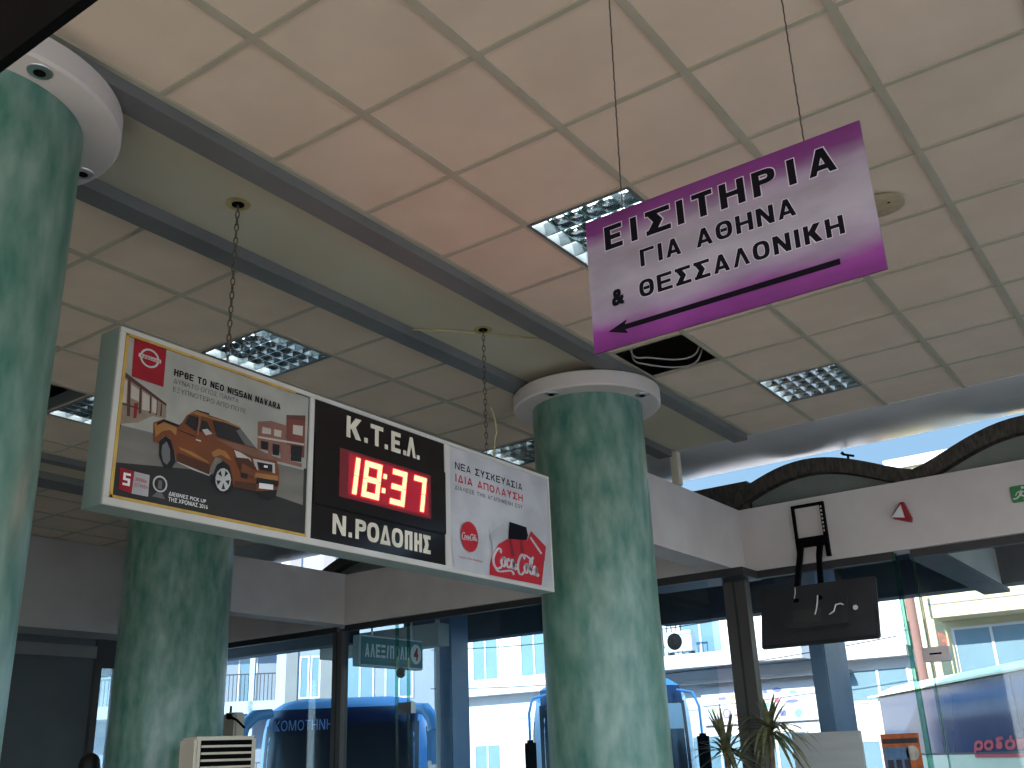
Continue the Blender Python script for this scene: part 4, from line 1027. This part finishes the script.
# ------------------------------------------------------------------ buses
for n_, c_, r_ in (('busblue', (120, 176, 226), .3), ('busdeep', (22, 36, 72), .35), ('buswhite', (224, 228, 232), .35), ('buscream', (226, 214, 176), .4), ('busroof', (232, 228, 222), .5), ('busglass', (24, 30, 40), .3), ('coachglass', (52, 62, 90), .10), ('tyre', (34, 34, 34), .8), ('busred', (204, 40, 52), .4), ('busletter', (110, 140, 196), .4), ('pale_patch_grey', (176, 178, 176), .7), ('lampglass', (220, 224, 226), .15)):
    mat(n_, srgb(*c_), r_, tuple(x * .92 for x in srgb(*c_)), 2.0)
TH = radians(34.7)
def bus(name, label, loc, body, lower, roof, glassm, W=1.27, H=3.05, L=11.0, ex_=6, mirror=None, destination=None, sidewin=(1.55, 2.55), rear=False, dest_m='busletter', visor=None, nwin=6, rod=False, see_through=False):
    t = thing(name, label, 'bus', loc, TH)
    zc, zh = (H + .35) / 2, (H - .35) / 2
    def sval(x, z): return ((abs(x) / W) ** ex_ + (abs(z - zc) / zh) ** ex_) ** (1 / ex_)
    def yf(x, z): s_ = min(sval(x, z), 1); return .38 * s_ ** 7 + .30 * max(0, (z - .9) / 2.2) ** 2
    N = 56
    prof_ = []
    for i in range(N):
        a = 2 * pi * i / N; c, s_ = cos(a), sin(a)
        k = (abs(c) ** ex_ + abs(s_) ** ex_) ** (-1 / ex_)
        prof_.append((W * k * c, zc + zh * k * s_))
    mb = MB(); rings = []
    for sc in (.05, .3, .55, .75, .88, .96, 1.0):
        rings.append([(x * sc, yf(x * sc, zc + (z - zc) * sc), zc + (z - zc) * sc) for x, z in prof_])
    for y in (1.2, 3, 6, L - .5): rings.append([(x, y, z) for x, z in prof_])
    for sc, y in ((.985, L - .15), (.93, L), (.3, L + .03)): rings.append([(x * sc, y, zc + (z - zc) * sc) for x, z in prof_])
    vs = [v for r in rings for v in r]
    roofz = H - .42
    fs_b, fs_r, fs_l = [], [], []
    for j in range(len(rings) - 1):
        for i in range(N):
            f = (j * N + i, j * N + (i + 1) % N, (j + 1) * N + (i + 1) % N, (j + 1) * N + i)
            zm = sum(vs[k][2] for k in f) / 4
            (fs_r if zm > H - .30 else (fs_l if zm < 1.25 else fs_b)).append(f)
    fs_b.append(tuple(range(N)))
    mb.add(vs, fs_b, body, smooth=True); mb.add(vs, fs_l, lower, smooth=True); mb.add(vs, fs_r, roof, smooth=True)
    mb.build('body', t)
    # windscreen, follows the bulged front
    def patch(name_, x0, x1, z0, z1, m_, off, parent=t, nx=16, nz=12):
        pv = []
        for a in range(nz + 1):
            for b in range(nx + 1):
                x = x0 + (x1 - x0) * b / nx; z = z0 + (z1 - z0) * a / nz
                pv.append((x, yf(x, z) - off, z))
        pf_ = [(a * (nx + 1) + b, a * (nx + 1) + b + 1, (a + 1) * (nx + 1) + b + 1, (a + 1) * (nx + 1) + b) for a in range(nz) for b in range(nx)]
        return MB().add(pv, pf_, m_, smooth=True).build(name_, parent)
    if not rear:
        ws = patch('windscreen', -W * .93, W * .93, 1.0, H - .42 if visor else H - .28, glassm, .012)
        if visor: patch('destination_panel', -W * .91, W * .91, H - .43, H - .17, visor, .014)
        if see_through: patch('pale_patch', W * .10, W * .88, H - .86, H - .47, 'pale_patch_grey', .018)  # added pale patch imitating light seen through the windscreen
        sv = MB()
        for k in (-1, 1): sv.tube([(k * .05, yf(.05, 1.05) - .03, 1.02), (k * .45, yf(.45, 1.3) - .03, 1.25), (k * .55, yf(.55, 1.8) - .03, 1.75)], .012, 'black', 6)
        sv.build('wipers', t)
        if destination:
            dl = MB()
            (x0, x1, z0, z1) = destination[1]
            ym = yf(W * .6, (z0 + z1) / 2) - .05
            dl.text(destination[0], dest_m, plane_ny(yf(0, z0) - .045), x0, x1, z0, z1)
            dl.build('destination_lettering', t)
        for s in (-1, 1): MB().lathe([(.10, 0), (.11, .02), (.06, .05)], 'lampglass', (s * .92, yf(.92, .85) - .02, .82), 18, axis='y').build('headlight', t)
    MB().box(-.9, .9, .02, .3, .42, .62, 'black', bev=.03).build('bumper', t)
    # side windows
    for s in (-1, 1):
        xs = s * (W + .006)
        n = nwin; y0 = .75; y1 = L - .45
        MB().prism([(y0, sidewin[0] - .03), (y1, sidewin[0] - .03), (y1, sidewin[1] + .02), (y0, sidewin[1] + .02)], 'x', s * (W - .02), s * (W + .003), 'busglass').build('window_band', t)
        for k in range(n):
            a = y0 + (y1 - y0) * k / n + .02; b = y0 + (y1 - y0) * (k + 1) / n - .02
            MB().prism([(a, sidewin[0]), (b, sidewin[0]), (b, sidewin[1]), (a, sidewin[1])], 'x', xs - s * .03, xs, glassm).build('side_window', t)
    # mirrors
    if mirror:
        for s in (-1, 1):
            m_ = MB()
            if rod:
                m_.tube([(s * (W - .2), .40, H - .26), (s * (W + .02), .20, H - .32), (s * (W + .08), .06, H - .55), (s * (W + .08), .02, H - 1.0)], .022, 'busblue', 8)
                m_.box(s * (W + .08) - .09, s * (W + .08) + .09, -.10, .06, H - 1.62, H - .95, mirror, bev=.04)
                m_.build('mirror', t); continue
            m_.tube([(s * (W - .16), .40, H - .22), (s * (W + .04), .16, H - .26), (s * (W + .17), .0, H - .42), (s * (W + .21), -.05, H - .60)], [.08, .10, .11, .11], mirror, 10)
            m_.box(s * (W + .21) - .12, s * (W + .21) + .12, -.16, .04, H - 1.10, H - .54, mirror, bev=.06)
            a_ = m_.build('mirror', t)
            MB().box(s * (W + .21) - .09, s * (W + .21) + .09, .04, .046, H - 1.05, H - .60, 'metal').build('mirror_glass', a_)
    for (wy) in (2.3, L - 3.2):
        for s in (-1, 1):
            w = MB().lathe([(.05, -.15), (.46, -.15), (.49, -.10), (.49, .10), (.46, .15), (.05, .15)], 'tyre', (s * (W - .17), wy, .49), 28, axis='x')
            w.lathe([(.02, .158 * s), (.22, .158 * s), (.26, .13 * s)], 'metal', (s * (W - .17), wy, .49), 20, axis='x')
            w.build('wheel', t)
    return t
GZ = -0.35
b1 = bus('coach', 'blue and dark glazed coach facing the hall at the left, under the teal sign', (-9.53, 10.10, GZ), 'busblue', 'busblue', 'busblue', 'busglass', mirror='busblue', destination=('ΚΟΜΟΤΗΝΗ', (-1.05, -.12, 2.56, 2.72)), visor='busdeep', H=3.07, W=1.34)
b2 = bus('coach', 'pale blue coach facing the hall, mostly hidden behind the middle column', (-5.85, 12.5, GZ), 'buswhite', 'busblue', 'busblue', 'busglass', mirror='black', visor='busdeep', H=3.22, rod=True, see_through=True)
# cream coach seen from its side; its rear end is at the left
n_ = Vector((sin(TH), -cos(TH))); rgt = Vector((cos(TH), sin(TH)))
rear_corner = Vector((-3.50, 18.15)); LCO = 12.0
front_mid = rear_corner + n_ * LCO + rgt * 1.25
b3 = bus('coach', 'cream old coach with white roof and tinted side windows, at the right', (front_mid.x, front_mid.y, GZ), 'buscream', 'buscream', 'busroof', 'coachglass', W=1.25, H=3.02, L=LCO, ex_=9, sidewin=(1.84, 2.80), nwin=4)
tx = MB()
Ms = Matrix(((0, 0, -1, -1.268), (-1, 0, 0, 0), (0, 1, 0, 0), (0, 0, 0, 1)))
tx.text('ροδόπη', 'busred', Ms, -7.75, -5.7, 1.82, 2.04, .05, .2)
tx.quad((-7.75, 1.77, 0), (-5.7, 1.77, 0), (-5.7, 1.81, 0), (-7.75, 1.81, 0), 'busred', Ms)
tx.build('lettering', b3)
MB().box(-1.3, 1.3, .3, LCO + .04, 2.84, 2.87, 'buscream').build('roof_gutter', b3)

# ------------------------------------------------------------------ street buildings
for n__, c_ in dict(plaster=(112, 120, 134), aptwhite=(146, 156, 172), plasterwarm=(160, 152, 122), plasterwhite=(172, 172, 176), stone=(104, 104, 106), railing=(52, 48, 48), winglass=(88, 112, 128), shutter=(196, 200, 204), tileroof=(190, 110, 80), brown=(96, 72, 66), shopsign=(160, 160, 166), shadeband=(120, 116, 116)).items():
    mat(n__, srgb(*c_), .15 if n__ == 'winglass' else .85, tuple(x * .92 for x in srgb(*c_)), 1.5)
def win(parent, x0, x1, y, z0, z1, n=2):
    f = MB().box(x0 - .06, x1 + .06, y - .03, y + .02, z0 - .06, z0, 'plasterwhite').box(x0 - .06, x1 + .06, y - .03, y + .02, z1, z1 + .06, 'plasterwhite').box(x0 - .06, x0, y - .03, y + .02, z0, z1, 'plasterwhite').box(x1, x1 + .06, y - .03, y + .02, z0, z1, 'plasterwhite')
    for k in range(1, n): f.box(x0 + (x1 - x0) * k / n - .03, x0 + (x1 - x0) * k / n + .03, y - .03, y + .02, z0, z1, 'plasterwhite')
    o = f.build('window', parent)
    MB().box(x0, x1, y - .012, y - .004, z0, z1, 'winglass').build('pane', o)
    return o
def railing(parent, x0, x1, y, z, h=.95):
    r = MB().box(x0, x1, y - .02, y + .02, z + h - .04, z + h, 'railing')
    x = x0
    while x <= x1: r.box(x - .012, x + .012, y - .01, y + .01, z, z + h, 'railing'); x += .14
    return r.build('railing', parent)
# apartment block far left
ap = thing('apartment_block', 'white apartment block with balconies at the left, behind the coach', 'building', (-27.4, 22.3, GZ), radians(34.5))
g0 = -GZ
MB().box(-8, 1.9, 1.6, 9, 0, 9.6, 'plaster').box(1.9, 7.5, .0, 9, 0, 9.6, 'plaster').build('wall', ap)
for z in (1.35, 4.35, 7.35):
    MB().box(-8, 1.95, .15, 1.6, z - .42 + g0 - .35, z + g0 - .35, 'aptwhite').build('balcony_slab', ap)
    railing(ap, -8, 1.8, .2, z + g0 - .35)
MB().box(.85, 1.03, .15, .35, 0, 9.6, 'aptwhite').box(1.86, 2.2, -.05, .2, 0, 9.6, 'aptwhite').box(-2.6, -2.4, .15, .35, 0, 9.6, 'aptwhite').build('balcony_post', ap)
MB().box(2.2, 2.62, -.06, .0, 0, 9.6, 'stone').box(3.45, 3.9, -.06, .0, 0, 9.6, 'stone').build('stone_pilaster', ap)
for z in (1.5, 4.3, 7.2):
    for a in (2.74, 3.14): win(ap, a, a + .24, 0, z + .1, z + 1.45, 1)
    for a in (4.4, 5.8): win(ap, a, a + .9, 0, z, z + 1.4)
    for a in (-6.5, -4.2, -1.6): win(ap, a, a + 1.1, 1.6, z - .1, z + 1.7)
    win(ap, .1, .7, 1.6, z - .1, z + 1.7, 1)
MB().box(-8.2, 7.7, -.1, 9.2, 9.6, 9.85, 'aptwhite').build('roof', ap)
# low pale houses in the middle distance
lh = thing('house', 'pale low house with red tiled roof beyond the teal sign', 'building', (-31.5, 44, GZ), radians(20))
MB().box(-6, 5, 0, 8, 0, 6.0, 'plasterwhite').build('wall', lh)
MB().prism([(-.4, 6.0), (8.4, 6.0), (4, 7.4)], 'x', -6.3, 5.3, 'tileroof').build('roof', lh)
for z in (1.2, 4.0):
    for a in (-4.6, -2.2, .4, 2.8): win(lh, a, a + 1.0, 0, z, z + 1.3)
wh = thing('house', 'white house between the blue column and the middle green column', 'building', (-16.2, 26.0, GZ), 0)
MB().box(-3.6, 2.4, 0, 8, 0, 7.0, 'plasterwhite').box(-3.7, 2.45, -.5, 0, 4.05, 4.35, 'plasterwhite').build('wall', wh)
MB().box(-3.8, 2.45, -.15, 8.2, 7.0, 7.25, 'plaster').build('roof', wh)
railing(wh, 1.2, 2.4, -.45, 4.35)
MB().box(1.7, 2.35, -.06, .02, 4.4, 6.6, 'goldtape').build('timber_door', wh)
for a, z in ((-2.8, 1.2), (-.8, 1.2), (-2.8, 4.6), (-.8, 4.6)): win(wh, a, a + 1.0, 0, z, z + 1.3)
# white building with shop sign
sb = thing('shop_building', 'white building with a balcony above a shop board of coloured marks', 'building', (-8.6, 24, GZ), 0)
MB().box(-4.9, 4.5, 0, 9, 0, 7.4, 'plasterwhite').build('wall', sb)
MB().box(-4.9, 2.2, -1.2, 0, 4.1, 4.45, 'plasterwhite').box(2.2, 4.5, -.5, 0, 4.0, 4.25, 'plasterwhite').build('balcony_slab', sb)
MB().box(-4.9, 3.0, -.55, 0, 3.72, 3.80, 'shadeband').build('awning_ledge', sb)
rl = railing(sb, -4.8, -1.0, -1.15, 4.45, 1.05)
for a in (-3.4, -1.6): win(sb, a, a + 1.2, 0, 4.5, 6.5)
win(sb, 2.9, 4.3, 0, 3.05, 3.75, 2); win(sb, 2.7, 3.4, 0, .8, 2.1, 1); win(sb, 3.55, 4.3, 0, .8, 2.1, 1)
win(sb, -4.0, -2.0, 0, .4, 2.4, 3); win(sb, -1.5, 1.6, 0, .4, 2.4, 4)
MB().box(-4.95, 4.55, -.2, 9.2, 7.4, 7.65, 'plaster').build('roof', sb)
so = thing('shop_board', 'wide white shop board with small coloured marks on the street facade', 'sign', (-8.1, 23.9, 2.8))
MB().box(-1.62, 1.62, 0, .08, -.48, .50, 'shopsign', bev=.01).build('board', so)
for nn, cc in dict(mkblue=(70, 80, 150), mkred=(170, 60, 84), mkgreen=(110, 130, 70), mkcyan=(80, 140, 160)).items(): mat(nn, srgb(*cc), .6)
mk = MB(); Mk = plane_ny(-.004); rnd = random.Random(5)
for (x, z, w, h, c) in ((-1.0, .18, .24, .09, 'mkblue'), (-.72, .2, .14, .1, 'mkgreen'), (-1.3, -.12, .10, .2, 'mkgreen'), (-.62, -.26, .3, .07, 'mkred'), (.52, .3, .26, .12, 'mkblue'), (.2, .28, .14, .12, 'mkblue'), (.95, .22, .26, .1, 'mkcyan'), (.5, .04, .16, .12, 'mkred'), (.9, 0, .40, .09, 'mkblue'), (.62, -.28, .20, .16, 'mkblue'), (1.02, -.3, .22, .22, 'mkcyan'), (.22, -.05, .12, .16, 'mkcyan'), (.24, -.32, .22, .06, 'mkred')):
    mk.poly([(x + w / 2 * cos(2 * pi * i / 9) * rnd.uniform(.75, 1.1), z + h / 2 * sin(2 * pi * i / 9) * rnd.uniform(.75, 1.1), 0) for i in range(9)], c, Mk)
ringm = [(-.93 + .12 * cos(2 * pi * i / 20), -.2 + .13 * sin(2 * pi * i / 20), 0) for i in range(20)] + [(-.93 + .07 * cos(2 * pi * i / 20), -.2 + .08 * sin(2 * pi * i / 20), 0) for i in range(20)]
mk.add(ringm, [(i, (i + 1) % 20, 20 + (i + 1) % 20, 20 + i) for i in range(20)], 'mkblue', Mk)
mk.build('marks', so)
oa = thing('air_conditioner', 'outdoor air conditioner unit on the balcony across the street', 'air conditioner', (-9.72, 22.98, GZ + 4.45))
MB().box(-.38, .38, -.15, .15, .08, .62, 'plasterwhite', bev=.02).build('casing', oa)
MB().lathe([(.20, -.16), (.22, -.155), (.06, -.17), (.05, -.155)], 'black', (-.1, 0, .35), 24, axis='y').build('fan_grille', oa)
MB().box(-.33, -.27, -.14, .14, 0, .08, 'railing').box(.27, .33, -.14, .14, 0, .08, 'railing').build('foot', oa)
# beige building at the right
be = thing('beige_building', 'cream building with a wide balcony and a large window, at the right', 'building', (0, 24, GZ), 0)
MB().box(-3.95, 9, .0, 9, 0, 8.6, 'plasterwarm').build('wall', be)
MB().box(-3.3, 9, -1.0, 0, 4.72, 5.42, 'plasterwarm').box(-3.35, 9, -1.05, 0, 5.42, 5.5, 'plasterwhite').box(-3.3, 9, -1.02, -1.0, 5.02, 5.06, 'shadeband').build('balcony', be)
win(be, -3.05, 1.0, 0, 3.0, 4.5, 5); win(be, 2.0, 6.0, 0, 3.0, 4.5, 5)
win(be, -2.6, -.8, 0, 5.6, 7.4, 2); win(be, .4, 2.2, 0, 5.6, 7.4, 2)
win(be, -3.0, 3.0, 0, .3, 2.5, 6)
MB().box(-3.98, 9.1, -.1, 9.1, 8.6, 8.85, 'plasterwhite').build('roof', be)
up_ = thing('utility_pole', 'brown utility pole with white pipes on the street behind the cream coach', 'pole', (-3.6, 22.6, GZ))
MB().cyl((0, 0, 0), (0, 0, 7.4), .13, 'brown', 14, .10).build('shaft', up_)
MB().cyl((.19, 0, 0), (.17, 0, 6.0), .035, 'white', 10).cyl((.28, 0, 0), (.26, 0, 5.4), .03, 'brown', 10).build('pipes', up_)
MB().box(-.6, .6, -.05, .05, 6.7, 6.8, 'brown').build('crossarm', up_)
for k in range(3): MB().cyl((-.45 + .45 * k, 0, 6.8), (-.45 + .45 * k, 0, 6.95), .035, 'white', 10).build('insulator', up_)
for i, (dz, dy) in enumerate(((5.0, 0), (3.85, -.05))):
    p = [Vector((-18 + 1.4 * k, 22.55 + dy, GZ + dz + .012 * (k - 5) ** 2 + .02 * k)) for k in range(11)]
    tag(MB().tube([tuple(v) for v in p], .012, 'black', 5).build('overhead_wire'), ['upper overhead wire crossing the white street facades', 'lower overhead wire crossing the white street facades'][i], 'wire')
